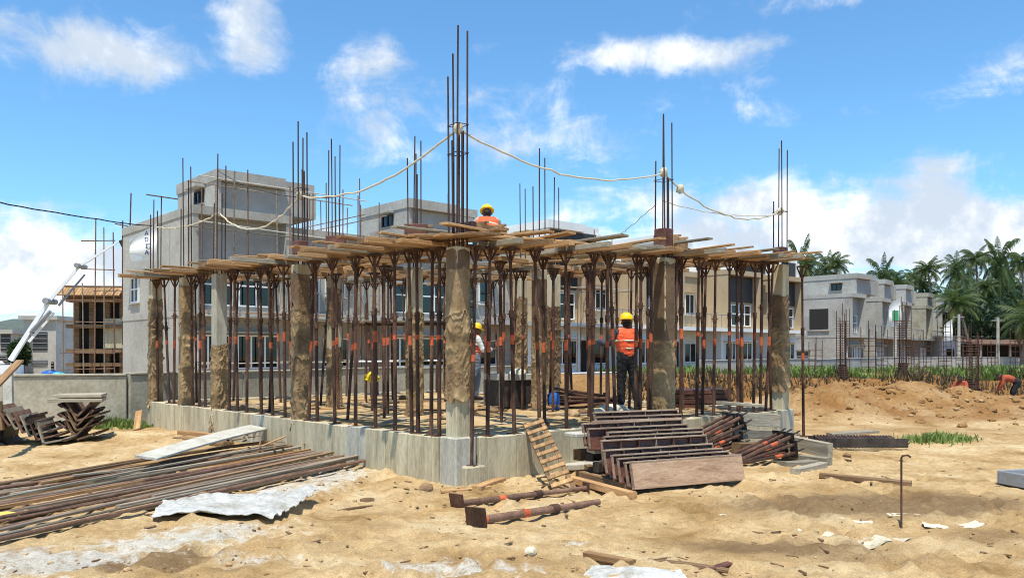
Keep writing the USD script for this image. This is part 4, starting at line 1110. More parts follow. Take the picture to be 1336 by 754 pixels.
# heap of folded props and bars by the inner columns
for k in range(13):
    a_ = at(722 + jt(14), 500, 16.2 + .12 * (k % 4)); b_ = at(796 + jt(26), 500, 17.2 + .12 * (k % 4))
    a_[2], b_[2] = FL + .06 + .085 * (k // 3), FL + .05 + .05 * (k // 4)
    m, L = along(a_, b_)
    th = thing("folded_prop", f"{ordinal(k)} rusty folded prop from the bottom of the heap on the sand floor", "prop", m, "props heaped on the sand floor")
    obj("tube", tube([(0, 0, 0), (L, 0, 0)], .03, 8), LOOK["rust"], th)
    obj("end_plate", box(L, L + .012, -.07, .07, -.07, .07), LOOK["form_black"], th)
# work bench
p = at(668, 525, 16.6)
th = thing("work_bench", "dark box bench with a pale mortar-smeared top between the props", "bench", upright((p[0], p[1], FL), .45))
obj("bench_top", cbox(-.45, .45, -.4, .4, .56, .68, .012), LOOK["slab_pale"], th)
for q in (cbox(-.40, .40, -.36, -.33, .04, .56, .004), cbox(-.40, .40, .33, .36, .04, .56, .004), cbox(-.40, -.37, -.33, .33, .04, .56, .004)):
    obj("side_panel", q, LOOK["form_black"], th)
for x in (-.42, .42):
    for y in (-.37, .37):
        obj("leg", cbox(x - .03, x + .03, y - .03, y + .03, 0, .56, .004), LOOK["timber_grey"], th)
obj("mortar", tr(rock(.22, 3, 2, .4, .6), upright((.1, 0, .70))), LOOK["cement_white"], th, smooth=45)
p = at(722, 524, 16.2)
th = thing("blue_drum", "small blue plastic drum by the heap of props", "drum", upright((p[0], p[1], FL), 0, (.8, .8, .8)))
obj("body", tube([(0, 0, 0), (0, 0, .02), (0, 0, .16), (0, 0, .18), (0, 0, .34), (0, 0, .40), (0, 0, .41)], [.14, .155, .155, .165, .155, .10, .06], 20), LOOK["blue_plastic"], th, smooth=40)
obj("cap", tube([(0, 0, .41), (0, 0, .45)], .05, 14), LOOK["white_frame"], th)
# loose bits on the floor
for k in range(34):
    t_, s_ = .5 + 6.8 * R.rand(), .5 + 8 * R.rand()
    if not far_from_columns(t_, s_, .3): continue
    p = W(t_, s_, FL + .02 + .03 * R.rand())
    tag(obj("floor_scrap", plank(.3 + .9 * R.rand(), .06 + .08 * R.rand(), .025, .003, 0, .05, 2, 600 + k), LOOK[random.choice(["timber", "timber_dark", "timber_grey"])], None, upright(p, R.rand() * 3.1, tilt=(jt(.1), jt(.1)))), "timber scrap lying loose on the sand floor", "timber scrap", "timber scraps on the sand floor")
for k in range(9):
    p = W(.6 + 6 * R.rand(), .6 + 8 * R.rand(), FL + .03)
    v_, f_ = rock(.05 + .09 * R.rand(), 700 + k, 2, .6, .8)
    tag(obj("earth_clod", (v_, f_), LOOK["clod" if k % 2 else "timber_dark"], None, upright(p, k), smooth=40), "dark clod lying on the sand floor inside the frame", "clod", "clods on the sand floor")
# platform of boards on a light frame behind the left inner columns
pf = at(535, 478, 19.0); z0 = 2.30
th = thing("work_platform", "plank work platform on thin posts, seen between the left inner columns", "platform", upright((pf[0], pf[1], FL), .2))
for k in range(4):
    obj("deck_plank", tr(plank(2.1, .2, .04, .004, 0, .02, 3, 800 + k), upright((-1.05 + jt(.1), -.36 + .23 * k, 1.78 + .01 * (k % 2)))), LOOK["timber_grey"], th)
for x in (-1.0, 0, 1.0):
    for y in (-.42, .42):
        obj("post", tube([(x, y, 0), (x, y, 2.2)], .022, 7), LOOK["rust"], th)
for z in (.9, 1.74):
    for y in (-.42, .42):
        obj("ledger", tube([(-1.15, y + .03, z), (1.15, y + .03, z + .03)], .02, 7), LOOK["white_paint"] if z < 1 else LOOK["rust"], th)
p = at(485, 488, 18.0)
th = thing("hard_hat", "yellow hard hat hung on the platform's lower rail", "hard hat", upright((p[0], p[1], p[2] - .08), .4, tilt=(.5, 0)))
th_a = np.linspace(0, math.pi / 2, 8)
obj("shell", tube([(0, 0, .15 * math.sin(x)) for x in th_a], [.001 + .14 * math.cos(x) for x in th_a], 18), LOOK["yellow_plastic"], th, smooth=True)
obj("brim", tube([(0, 0, -.01), (0, 0, .012)], .17, 18), LOOK["yellow_plastic"], th)

# ------------------------------------------------------------------ villas
def window(root, m, w, h, nmull=2, trans=None, glass="glass", fw=.06, look="white_frame", name="window", kindsill=None):
    """a framed window in the local xz plane, origin at its lower left, facing -y"""
    parts = [box(0, w, -.05, .03, 0, fw), box(0, w, -.05, .03, h - fw, h), box(0, fw, -.05, .03, fw, h - fw), box(w - fw, w, -.05, .03, fw, h - fw)]
    for k in range(1, nmull):
        parts.append(box(k * w / nmull - fw / 2, k * w / nmull + fw / 2, -.047, .027, fw, h - fw))
    if trans:
        parts.append(box(fw, w - fw, -.044, .024, h * trans, h * trans + fw))
    fr = obj(name, cat(parts), LOOK[look], root, m)
    obj("pane", box(fw, w - fw, .0, .008, fw, h - fw), LOOK[glass], fr)
    if kindsill: obj("sunshade", cat([box(-.12, w + .12, -.40, .0, h + .06, h + .13), box(-.06, w + .06, -.09, .0, -.06, -.005)]), LOOK[kindsill], fr)
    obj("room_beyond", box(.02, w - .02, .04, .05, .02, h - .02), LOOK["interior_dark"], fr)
    return fr


SIDE = frame((0, 0, 0), [0, -1, 0], [1, 0, 0], [0, 0, 1])          # turns the local window so that it faces -x


def villa(label, O, zg, up, low, band, db=DB, da=DA, tall=7.14, room=8.62, frontw=4.0, pitch=8.9, depth=8.1, gable=(), slabs=True, roofroom=True, fancy=True, zoff=0.0, beamcol=None):
    m = frame((*O, zoff), [*db, 0], [*da, 0], [0, 0, 1])
    th = thing("villa", label, "villa", m, "row of villas behind the frame")
    U, Lw, Bd, Sh = LOOK[up], LOOK[low], LOOK[band], LOOK["plaster_shade"] if up == "plaster_grey" else LOOK[up]
    f = frontw
    obj("lower_wall", cat([box(0, f, .6, depth, zg, 3.0), box(f, pitch - .01, 1.9, depth - .01, zg, 3.0)]), Lw, th)
    obj("floor_band", cat([box(-.02, f + .02, -.18, depth + .02, 3.0, 3.22), box(f + .02, pitch, -.10, depth - .1, 3.0, 3.22)]), Bd, th)
    obj("upper_wall", box(0, f, .6, depth, 3.22, tall - .32), U, th)
    obj("portal_jamb", box(0, .20, 0, .6, 3.22, tall - .32), U, th)
    obj("portal_jamb", box(f - .22, f, 0, .6, 3.22, tall - .32), U, th)
    obj("roof_slab", box(-.03, f + .03, -.03, depth, tall - .32, tall), LOOK["plaster_beige"] if up == "plaster_beige" else U, th)
    obj("wing_wall", box(f, pitch - .01, 1.9, depth - .01, 3.22, tall - .5), U, th)
    obj("wing_parapet", box(f + .03, pitch - .02, 1.8, depth - .02, tall - .5, tall - .15), U, th)
    obj("upper_panel", box(.20, f - .22, .555, .597, 5.05, tall - .33), LOOK["dark_panel"] if up != "plaster_grey" else Sh, th)
    window(th, upright((.5, .57, 3.42)), 1.25, 1.45, 2, .55)
    window(th, upright((f - 2.0, .57, 3.42)), 1.5, 1.45, 2, .55)
    window(th, upright((.35, .57, .95)), 1.3, 1.35, 3, kindsill=low)
    window(th, upright((1.95, .57, .95)), 1.75 if f > 3.8 else .8, 1.35, 3, kindsill=low)
    wide = pitch - f > 3
    if wide:
        window(th, upright((f + .7, 1.87, 3.3)), 1.6, 2.2, 2)
        window(th, upright((f + 2.6, 1.87, 4.1)), 1.0, 1.4, 2, kindsill=up)
        window(th, upright((f + 2.5 if pitch > 8 else f + 2.2, 1.87, .95)), 1.3, 1.3, 2)
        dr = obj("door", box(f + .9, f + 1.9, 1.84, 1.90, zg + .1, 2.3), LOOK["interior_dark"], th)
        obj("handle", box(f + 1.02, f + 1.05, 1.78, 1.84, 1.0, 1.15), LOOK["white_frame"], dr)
    rail = [box(f + .05, pitch - .05, -.06, -.02, 4.05, 4.10)] + [box(f + .1 + k * .55, f + .13 + k * .55, -.055, -.025, 3.22, 4.05) for k in range(int((pitch - f) / .55))]
    if wide: obj("balcony_rail", cat(rail), LOOK["grey_paint"], th)
    if roofroom:
        V = LOOK["plaster_white"] if up == "plaster_beige" else U
        rr0, rr1, rd = .94, .94 + min(4.2, max(2.6, pitch - 1.5)), 4.1 if depth < 10 else 9.5
        obj("roof_room", cat([box(rr0, rr1, .30, rd, tall, room - .42), box(rr0, rr0 + .16, .06, .30, tall, room - .42), box(rr1 - .16, rr1, .06, .30, tall, room - .42)]), V, th)
        obj("roof_fascia", cat([box(rr0 - .04, rr1 - 1.4, -.05, rd + .05, room - .42, room), box(rr1 - 1.4, rr1 + .04, .25, rd + .05, room - .42, room - .03)]), V, th)
        obj("room_panel", box(rr0 + .2, rr1 - .2, .25, .296, tall + .05, room - .45), LOOK["dark_panel"] if up == "plaster_beige" else Sh, th)
        window(th, upright((rr0 - .01, 2.2, tall + .35)) @ SIDE, .9, .55, 2, kindsill=up, look="dark_panel" if up == "plaster_grey" else "white_frame")
    for (y, z, w, h, kind) in gable:
        if kind == "window": window(th, upright((-.02, y, z)) @ SIDE, w, h, 2, .5, kindsill=up)
        elif kind == "opening":
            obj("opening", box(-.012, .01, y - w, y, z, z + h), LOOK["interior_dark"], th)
            obj("opening_sill", box(-.12, .0, y - w - .1, y + .1, z - .12, z), U, th)
        else:
            obj("recess_panel", box(-.012, .01, y - w, y, z, z + h), LOOK[kind], th)
    return th


OV = np.array([-11.94, 31.0])
villa("big raw grey villa at left, tallest of the row, wrapped in scaffold poles", OV, -1.2, "plaster_grey", "plaster_grey", "plaster_grey", gable=[(6.9, 3.75, 1.0, 1.1, "window")])
villa("second grey villa of the row, behind the near corner column", OV + DB * 8.9, -1.2, "plaster_grey", "plaster_grey", "plaster_grey", gable=[(6.2, 3.9, 1.3, 1.2, "window")])
villa("third villa of the row, half beige, behind the crowded props", OV + DB * 17.8, -1.2, "plaster_beige", "plaster_white", "plaster_white", gable=[(5.5, 4.0, 1.2, 1.4, "window"), (2.6, 4.0, .8, 1.4, "window")])
villa("beige villa with white ground floor behind the orange-vested standing worker", OV + DB * 26.7, -1.6, "plaster_beige", "plaster_white", "plaster_white", gable=[(6.5, 4.0, .9, 1.5, "window"), (5.2, .6, 3.2, 1.9, "plaster_beige")])
villa("beige villa with a dark framed bay, right of the broad side column", OV + DB * 35.6, -1.6, "plaster_beige", "plaster_white", "plaster_white", gable=[(7.4, 3.3, 1.9, 1.5, "plaster_grey"), (5.6, .5, 3.8, 2.1, "plaster_beige")])
villa("beige villa mostly hidden behind the right end column", OV + DB * 41.4, -1.6, "plaster_beige", "plaster_white", "plaster_white", gable=[(6.5, 3.3, 2.4, 1.5, "plaster_grey")], pitch=4.06)
d2 = np.array([.62, .785]); a2 = np.array([-.785, .62])
GV = [(27.9, 68.0), (32.9, 73.6), (37.6, 79.4), (42.8, 85.6), (48.0, 92.3)]
for k, (x, y) in enumerate(GV):
    villa(["nearest raw grey villa on the right, a dark doorway in its blank side", "second raw grey villa going right, behind a rebar cage", "third villa going right, with a white banner before it", "fourth villa going right, browner than the rest", "last villa at the right, before the palms"][k], (x, y), -1.8,
          "plaster_grey" if k != 3 else "wall_block", "plaster_grey", "plaster_grey", DB if k == 0 else d2, DA if k == 0 else a2, 6.65, 8.35 if k < 3 else 8.0, 3.0 if k else 2.6, (6.4, 7.4, 8.1, 8.0, 6.0)[k], 13.0 if k == 0 else 8.5, zoff=-.15,
          gable=[(3.7, 3.7, 1.7, 1.75, "opening"), (4.9, 3.5, 1.2, 1.3, "plaster_shade"), (4.9, .9, 1.2, 1.0, "window"), (6.4, 3.02, 4.6, .16, "plaster_white")] if k == 0 else ())

# ------------------------------------------------------------------ scaffold poles at the raw villas
def scaffold(label, O, db, da, length, out, ztop, zs, n, seed, z0=-1.0):
    rr = np.random.RandomState(seed)
    m = frame((*O, 0), [*db, 0], [*da, 0], [0, 0, 1])
    th = thing("scaffold", label, "scaffold", m, "pole scaffolds at the raw buildings")
    for y in (-out, -out - 1.1):
        for k in range(n):
            x = k * length / (n - 1) + rr.randn() * .1
            obj("pole", tube([(x, y, z0), (x + rr.randn() * .06, y + rr.randn() * .06, ztop + rr.randn() * .5)], .026, 6), LOOK["rust_light"] if rr.rand() < .6 else LOOK["pipe_grey"], th)
        for z in zs:
            obj("ledger", tube([(-.4, y + .04, z + rr.randn() * .06), (length + .4, y + .04, z + rr.randn() * .1)], .024, 6), LOOK["pipe_grey"] if rr.rand() < .6 else LOOK["slab_pale"], th)
    for k in range(0, n, 2):
        x = k * length / (n - 1)
        for z in zs[:3]:
            obj("putlog", tube([(x, -out + .2, z + .05), (x, -out - 1.5, z + .05)], .022, 6), LOOK["pipe_grey"], th)
    for z in zs[1:3]:
        obj("deck_plank", tr(plank(length * .6, .25, .04, .004, 0, 0, 3, seed), upright((length * .2, -out - .5, z + .08))), LOOK["timber"], th)
    return th


scaffold("scaffold poles along the front of the big left villa", OV - DA * .2, DB, DA, 6.2, .25, 8.2, (1.2, 3.0, 4.9, 6.3, 7.9), 5, 1)
scaffold("scaffold poles before the gable of the second villa", OV + DB * 8.7 + DA * 7.5, -DA, DB, 7.5, .4, 8.4, (3.0, 4.9, 6.6, 7.6), 6, 2)
scaffold("scaffold poles before the front of the third villa", OV + DB * 17.8 - DA * .2, DB, DA, 5.5, .3, 7.4, (3.0, 4.9, 6.6), 5, 3)
th = thing("scaffold", "three stray poles beyond the roof edge of the big left villa", "scaffold", None, "pole scaffolds at the raw buildings")
for (u0, v0, u1, v1) in ((166, 306, 171, 252), (160, 330, 160, 288)):
    obj("pole", tube([at(u0, v0 + 120, 37), at(u1, v1, 37)], .03, 6), LOOK["rust"], th)
for (u0, v0, u1, v1, Y) in ((150, 292, 176, 297, 37), (191, 254, 232, 260, 34)):
    obj("ledger", tube([at(u0, v0, Y), at(u1, v1, Y)], .028, 6), LOOK["rust"], th)

# ------------------------------------------------------------------ boundary walls
def wall(label, pts, ztop, zbot, thick=.2, look="wall_block", bay=2.9):
    th = thing("boundary_wall", label, "wall")
    pts = [np.asarray(p, float) for p in pts]
    for p, q in zip(pts[:-1], pts[1:]):
        L = np.linalg.norm(q - p); n = max(1, int(round(L / bay)))
        m, _ = along((*p, 0), (*q, 0))
        for k in range(n):
            z1 = ztop + .012 * R.randn()
            obj("wall_panel", cbox(k * L / n + .006, (k + 1) * L / n - .006, -thick / 2, thick / 2, zbot, z1, .012), LOOK[look], th, m)
            obj("coping", cbox(k * L / n + .01, (k + 1) * L / n - .01, -thick / 2 - .03, thick / 2 + .03, z1 + .003, z1 + .05, .01), LOOK[look], th, m)
    return th


wall("rough cement-plastered boundary wall at left, behind the angle forms", [(-19.5, 15.2), (-8.55, 18.4), (-3.2, 25.2), (1.5, 30.0)], 1.10, -.6)
wall("white boundary wall before the villas at centre", [(1.7, 32.6), (8.6, 38.8)], .75, -.6, look="plaster_white", bay=3.2)
wall("pale grey boundary wall before the villas, from the standing worker to the far right", [(8.9, 39.0), (17.0, 46.5), (25.5, 57), (45, 70.5)], 1.22, -.6, look="plaster_grey", bay=3.2)

# ------------------------------------------------------------------ far left: houses, half-built block, hill, pump truck
def small_house(label, u0, u1, vt, Y, deep, look, openings, step=None):
    p, q = at(u0, VH, Y), at(u1, VH, Y); w = q[0] - p[0]; zt = EYE + (VH - vt) / FPX * Y
    th = thing("far_house", label, "house", upright((p[0], Y, 0)))
    obj("wall", box(0, w, 0, deep, -1.2, zt - .3), LOOK[look], th)
    obj("roof", box(-.25, w + .25, -.3, deep + .2, zt - .3, zt), LOOK[look], th)
    for (a_, b_, c_, d_, kind) in openings:
        x0, x1 = w * a_, w * b_; z0_, z1_ = EYE + (VH - d_) / FPX * Y, EYE + (VH - c_) / FPX * Y
        if kind == "window":
            window(th, upright((x0, -.03, z0_)), x1 - x0, z1_ - z0_, 2, glass="glass", look="dark_panel")
        else:
            obj("shutter", box(x0, x1, -.06, .0, z0_, z1_), LOOK[kind], th)
            for k in range(4):
                obj("shutter_rail", box(x0, x1, -.085, -.062, z0_ + (k + .5) * (z1_ - z0_) / 4, z0_ + (k + .5) * (z1_ - z0_) / 4 + .05), LOOK["grey_paint"], th)
    return th


small_house("grey two-storey house behind the pump's boom", 31, 73, 412, 62, 8, "plaster_grey", [(.28, .74, 433, 457, "dark_panel"), (.26, .74, 470, 477, "interior_dark"), (.86, .94, 472, 488, "interior_dark")])
small_house("grey house with dark shutters cut off by the left edge", -30, 15, 430, 60, 8, "plaster_grey", [(.70, .97, 431, 458, "dark_panel"), (.62, .95, 463, 476, "interior_dark")])
small_house("plain beige house left of the half-built block", 74, 95, 424, 68, 8, "plaster_beige", [(.0, .22, 440, 470, "plaster_grey")])

Yb = 46.0
p, q = at(95, VH, Yb), at(158, VH, Yb)
wb = q[0] - p[0]
th = thing("half_built_block", "dark half-built concrete block with plank formwork on top, behind scaffold", "building", upright((p[0], Yb, 0), .12))
zt = [EYE + (VH - v) / FPX * Yb for v in (478, 460, 428, 394, 374)]
for z in zt[:4]:
    obj("floor_slab", box(-.3, wb, -.2, 9, z, z + .20), LOOK["timber_dark"], th)
for k in range(4):
    for y in (.1, 4, 8):
        obj("column", box(k * wb / 3.3, k * wb / 3.3 + .28, y, y + .28, -1.2, zt[3]), LOOK["timber_dark"], th)
obj("inner_wall", box(.0, wb - .02, .5, .6, -1, zt[3] - .02), LOOK["interior_dark"], th)
obj("brick_infill", box(wb * .60, wb, .0, .1, zt[1] + .25, zt[3] - .9), LOOK["concrete"], th)
obj("end_wall", box(-.1, .1, 1.2, 8.8, -1, zt[3] - .02), LOOK["timber_dark"], th)
for k in range(22):
    x = -.6 + k * (wb + .6) / 21
    obj("shutter_plank", tr(plank(.75, (wb + .6) / 23, .05, .004, 0, 0, 2, k), frame((x, -.9, zt[3] + .30), [.03, .8, .6], [1, 0, 0], [0, -.6, .8])), LOOK["timber"], th)
obj("roof_form", box(-.4, wb, -.2, 8.6, zt[3] + .23, zt[3] + .9), LOOK["timber_dark"], th)
sc = thing("scaffold", "tall scaffold poles before the half-built block at left", "scaffold", upright((p[0], Yb - 1.6, 0), .12), "pole scaffolds at the raw buildings")
for k in range(6):
    x = wb * .12 + k * wb * .98 / 5
    obj("pole", tube([(x, 0, -1), (x + jt(.2), 0, zt[3] + (1.0 if k < 3 else 4.0) + jt(1.0))], .032, 6), LOOK["rust_light"] if k % 2 else LOOK["pipe_grey"], sc)
for z in (.7, zt[1], zt[2] + .3, zt[3], zt[3] + 1.7, zt[3] + 3.2):
    obj("ledger", tube([(wb * (.05 if z < zt[3] + 1 else .45), .05, z), (wb * 1.1, .05, z + jt(.1))], .03, 6), LOOK["rust_light"], sc)

hv = []
for k in range(60):
    f = k / 59
    hv.append((-1500 + 1900 * f, 0, 0))
hx = np.linspace(-1700, 500, 160)
prof = 52 * np.exp(-((hx + 930) / 90) ** 2) + 30 * np.exp(-((hx + 1130) / 170) ** 2) + 10 * meshkit.fbm(np.stack([hx / 60, 0 * hx, 0 * hx], -1), 4, 3)
prof *= np.clip((hx + 1700) / 200, 0, 1) * np.clip((-300 - hx) / 300, 0, 1)
v_ = np.vstack([np.column_stack([hx, 1400 + 0 * hx, 0 * hx - 5]), np.column_stack([hx, 1500 + 0 * hx, prof * .8]), np.column_stack([hx, 1580 + 0 * hx, prof]), np.column_stack([hx, 1900 + 0 * hx, 0 * hx - 5])])
n_ = len(hx)
f_ = np.vstack([np.array([[r * n_ + i, r * n_ + i + 1, (r + 1) * n_ + i + 1, (r + 1) * n_ + i] for i in range(n_ - 1)]) for r in range(3)])
tag(obj("hills", (v_, f_), LOOK["hill_green"], None, smooth=True), "low wooded hill on the left horizon", kind="structure")

Yt = 40.0
th = thing("pump_truck", "white concrete pump truck with its folded boom raised over the left houses", "pump truck")
S = [at(14, 470, Yt), at(64, 393, Yt + .5), at(104, 347, Yt + 1), at(157, 314, Yt + 1.5)]
def boom(p0, p1, w0, w1, look, name="boom_section"):
    m, L = along(p0, p1)
    v = np.array([[x, y * w / 2, z * w / 1.6] for x, w in ((0, w0), (L, w1)) for y in (-1, 1) for z in (-.5, .5)])
    return obj(name, trimesh.convex.convex_hull(v), LOOK[look], th, m)
boom(S[0], S[1], .34, .26, "white_paint")
boom(S[0] + [.75, .2, .9], S[1] + [.15, .2, -.55], .20, .16, "white_paint")
boom(S[1], S[2], .24, .18, "white_paint")
boom(S[1] + [.3, .3, -.2], S[2] + [.1, .3, -.4], .17, .13, "grey_paint")
boom(S[2], S[3], .17, .11, "white_paint")
for k, s_ in enumerate(S[1:3]):
    obj("joint", tube([s_ + [0, -.35, 0], s_ + [0, .55, 0]], .15 - .03 * k, 12), LOOK["grey_paint"], th)
obj("ram", tube([S[1] + [.25, -.3, -.5], S[1] + [-.9, -.3, -1.7]], .10, 8), LOOK["grey_paint"], th)
obj("hose", tube([S[3], S[3] + [.25, 0, -.5], S[3] + [.3, 0, -2.0]], .09, 8), LOOK["black_rubber"], th)
t0 = S[0] * [1, 1, 0]
obj("turret", tube([t0 + [0, 0, .3], t0 + [0, 0, 1.0]], .55, 14), LOOK["white_paint"], th)
obj("chassis", tr(box(-3.2, 3.4, -1.1, 1.1, -.35, .25), upright(t0)), LOOK["grey_paint"], th)
obj("cab", tr(cbox(-4.2, -2.2, -1.15, 1.15, -.2, 1.35, .15), upright(t0 + [1.3, 0, -.15])), LOOK["white_paint"], th)
obj("windscreen", tr(box(-2.21, -2.18, -.95, .95, .55, 1.2), upright(t0 + [1.3, 0, -.15])), LOOK["glass"], th)
obj("hopper", tr(cbox(.2, 1.1, -1.0, 1.0, -.3, .55, .08), upright(t0)), LOOK["black_rubber"], th)
for x in (-2.2, 1.0, 2.3):
    for y in (-1.15, .85):
        w_ = obj("wheel", tube([t0 + [x, y, -.55], t0 + [x, y + .3, -.55]], .5, 18), LOOK["black_rubber"], th)
        obj("rim", tube([t0 + [x, y - .01, -.55], t0 + [x, y + .31, -.55]], .26, 12), LOOK["grey_paint"], w_)
for k, (u, v, r, lk, lb) in enumerate([(66, 489, .45, "blue_plastic", "blue drum standing behind the left wall"), (75, 491, .4, "cyan_plastic", "pale blue drum beside the blue one behind the left wall")]):
    c = at(u, v, 44)
    t_ = thing("water_drum", lb, "drum", upright((c[0], c[1], -.9)))
    H = c[2] + .9 + .2
    obj("body", tube([(0, 0, 0), (0, 0, .05), (0, 0, H * .5), (0, 0, H * .52), (0, 0, H - .1), (0, 0, H)], [r * .9, r, r, r * 1.05, r, r * .8], 20), LOOK[lk], t_, smooth=40)
    obj("lid", tube([(0, 0, H), (0, 0, H + .05)], r * .55, 16), LOOK[lk], t_)

# ------------------------------------------------------------------ ropes and cable
def sagging(a_, b_, sag, n=24):
    t = np.linspace(0, 1, n)[:, None]
    return a_ * (1 - t) + b_ * t - np.array([0, 0, 1]) * (sag * 4 * t * (1 - t))


def rope(name, label, cat_, spans, r, look="rope", knots=()):
    ms = []
    for a_, b_, s_ in spans:
        pts = sagging(a_, b_, s_)
        pts[1:-1] += R.randn(len(pts) - 2, 3) * .008
        ms.append(tube(pts, r, 6))
    for k in knots:
        v_, f_ = rock(.065, int(abs(k[0]) * 100) % 50, 1, 1.2, .9)
        ms.append((v_ + k, f_))
    return tag(obj(name, cat(ms), LOOK[look], None, smooth=50), label, cat_)


def cp(t, s, v_unused, z):
    return W(t, s, z)


rc = W(.15, .15, 4.36)
rl = W(.15, left_s(392, .15), 4.10); rl2 = W(2.4, 7.0, 4.75); rl3 = W(.15, left_s(286, .15), 4.22); rl4 = W(.15, left_s(205, .15), 4.32)
rr_ = W(right_t(866, .15), .15, 4.42); re_ = W(right_t(1018, .15), .15, 4.22)
rope("rope", "pale rope from the tall corner bars sagging to the left columns' bars", "rope", [(rc, rl, .30), (rl, rl3, .42), (rl3, rl4, .12)], .014, knots=[rc, rl])
rope("rope", "pale rope from the tall corner bars sagging to the right columns' bars", "rope", [(rc, rr_, .32), (rr_, re_, .38)], .013, knots=[rr_, rr_ + (re_ - rr_) * .12 - [0, 0, .18], re_])
rope("thin_cord", "thin cord drooping between the right columns, below the thicker rope", "cord", [(W(right_t(866, .15), .15, 4.0) + [-.6, 2.0, -.35], W(right_t(866, .15), .3, 3.95), .05), (W(right_t(866, .15), .15, 3.98), re_ - [0, 0, .05], .12)], .007)
rope("power_line", "dark power line crossing the sky at the left", "cable", [(at(-60, 252, 24), at(250, 300, 34), .15)], .022, "cable_black")
rope("thin_cord", "thin dark cord high over the left building", "cord", [(at(284, 222, 31), rl2, .3)], .012, "cable_black")

# ------------------------------------------------------------------ banners
def banner(label, base_, top_, w, h, letters=None, mark=None, rz=0.0):
    th = thing("banner", label, "banner", upright(base_, rz))
    H = top_
    obj("pole", tube([(0, 0, 0), (0, 0, H)], .022, 6), LOOK["pipe_grey"], th)

    def fn(u_, v_):
        x = .02 + u_ * w; z = H - .05 - v_ * h - u_ * .55 * w * (1 - v_)
        y = .10 * np.sin(u_ * 5 + v_ * 2) * u_ + .05 * np.sin(v_ * 7)
        return np.stack([-x, y, z - .25 * u_ * h * .2], -1)
    obj("cloth", sheet(16, 22, fn), LOOK["cloth_white"], th, smooth=40)
    if letters:
        for k, ch in enumerate(letters):
            g = meshkit.text_mesh(ch, .13, .012, True)
            c = g.bounds.mean(0); gv = np.array(g.vertices) - c
            zc = H - .40 - k * .20
            v_ = np.column_stack([-.30 + gv[:, 0], -.125 + gv[:, 2] * .5, zc + gv[:, 1]])
            obj("letter", (v_, np.array(g.faces)), LOOK["ink_blue"], th)
    if mark:
        obj("printed_mark", box(-.8 * w, -.3 * w, -.13, -.118, H - h * .85, H - h * .5), LOOK["cloth_green"], th)
    return th


c = at(206, 330, 26.0)
banner("white lettered flag on a pole before the big left villa's side", (c[0], c[1], -.3), c[2] + .3 + 1.0, .85, 1.15, "ADIA")
c = at(1176, 402, 50.0)
banner("white banner with a green mark before the right villas", (c[0], c[1], .3), c[2] - .3 + .7, .75, 1.7, None, True)
c = at(1243, 425, 66.0)
banner("small white banner at the last right villa", (c[0], c[1], .0), c[2] + .6, .7, 1.7)

# ------------------------------------------------------------------ starter cages, poles and shed in the right field
def cage(label, u, vt, vb, Y, hw, nb=4, wrap=False, lean=0.0, loose_=True):
    z0 = gh((u - UC) / FPX * Y, Y) - .1
    p = at(u, vt, Y)
    H = p[2] - z0
    th = thing("rebar_cage", label, "rebar cage", upright((p[0], Y, z0), .5 + jt(.4), tilt=(0, lean)), "starter cages standing in the right field")
    for k, (sx, sy) in enumerate([(-1, -1), (1, -1), (1, 1), (-1, 1), (0, -1), (0, 1)][:nb]):
        obj("rebar", tube([(sx * hw, sy * hw, 0), (sx * hw + jt(.05), sy * hw + jt(.05), H * (.86 + .14 * ((k * 7) % 5) / 4))], .014, 5), LOOK["rust"], th)
    rings = []
    for k in range(int(H * .75 / (.081 if wrap else .18))):
        z = .15 + k * .18 * (.45 if wrap else 1)
        q_ = [(-hw, -hw, z), (hw, -hw, z), (hw, hw, z), (-hw, hw, z), (-hw, -hw, z)]
        rings += [tube([q_[i], q_[i + 1]], .009, 4) for i in range(4)]
    obj("ties", cat(rings), LOOK["rust"], th)
    if wrap:
        for k in range(4):
            q = k / 4 * 6.283
            obj("rebar", tube([(hw * .8 * math.cos(q), hw * .8 * math.sin(q), 0), (hw * .8 * math.cos(q), hw * .8 * math.sin(q), H * R.uniform(.7, 1))], .016, 5), LOOK["rust"], th)
        obj("root_wrap", sack(hw * .6, 0, H * .2, int(u), .05, (), 20, 24), LOOK["rust_light"], th, smooth=True)
    return th


for k, (u, vt, vb, Y, hw, wr, ln, lb) in enumerate([(1064, 440, 500, 28.5, .15, False, 0, "thin open starter cage just right of the end column"), (1100, 395, 505, 28.0, .15, True, 0, "dark wrapped starter cage before the nearest grey villa"), (1133, 418, 500, 28.6, .16, False, 0, "open starter cage second right of the wrapped one"),
                                                    (1151, 425, 500, 33, .15, False, 0, "faint starter cage between two darker ones"), (1178, 393, 497, 28.8, .19, True, 0, "broadest dark starter cage, before the white banner"), (1207, 430, 500, 29.2, .13, False, 0, "slim starter cage right of the broad dark one"),
                                                    (1234, 395, 500, 31, .16, False, -.05, "leaning starter cage with long bars"), (1256, 420, 500, 33, .16, False, 0, "starter cage behind the crouching digger"), (1271, 420, 535, 27.4, .17, True, 0, "dark starter cage at the pit's lip, right of the digger"),
                                                    (1296, 445, 500, 30, .12, False, 0, "slim starter cage right of the dark one at the pit"), (1328, 425, 515, 28.2, .16, False, 0, "rightmost starter cage at the picture's edge"), (1192, 436, 500, 36, .13, False, 0, "small distant starter cage in the grass")]):
    cage(lb, u, vt, vb, Y, hw, 4, wr, ln)


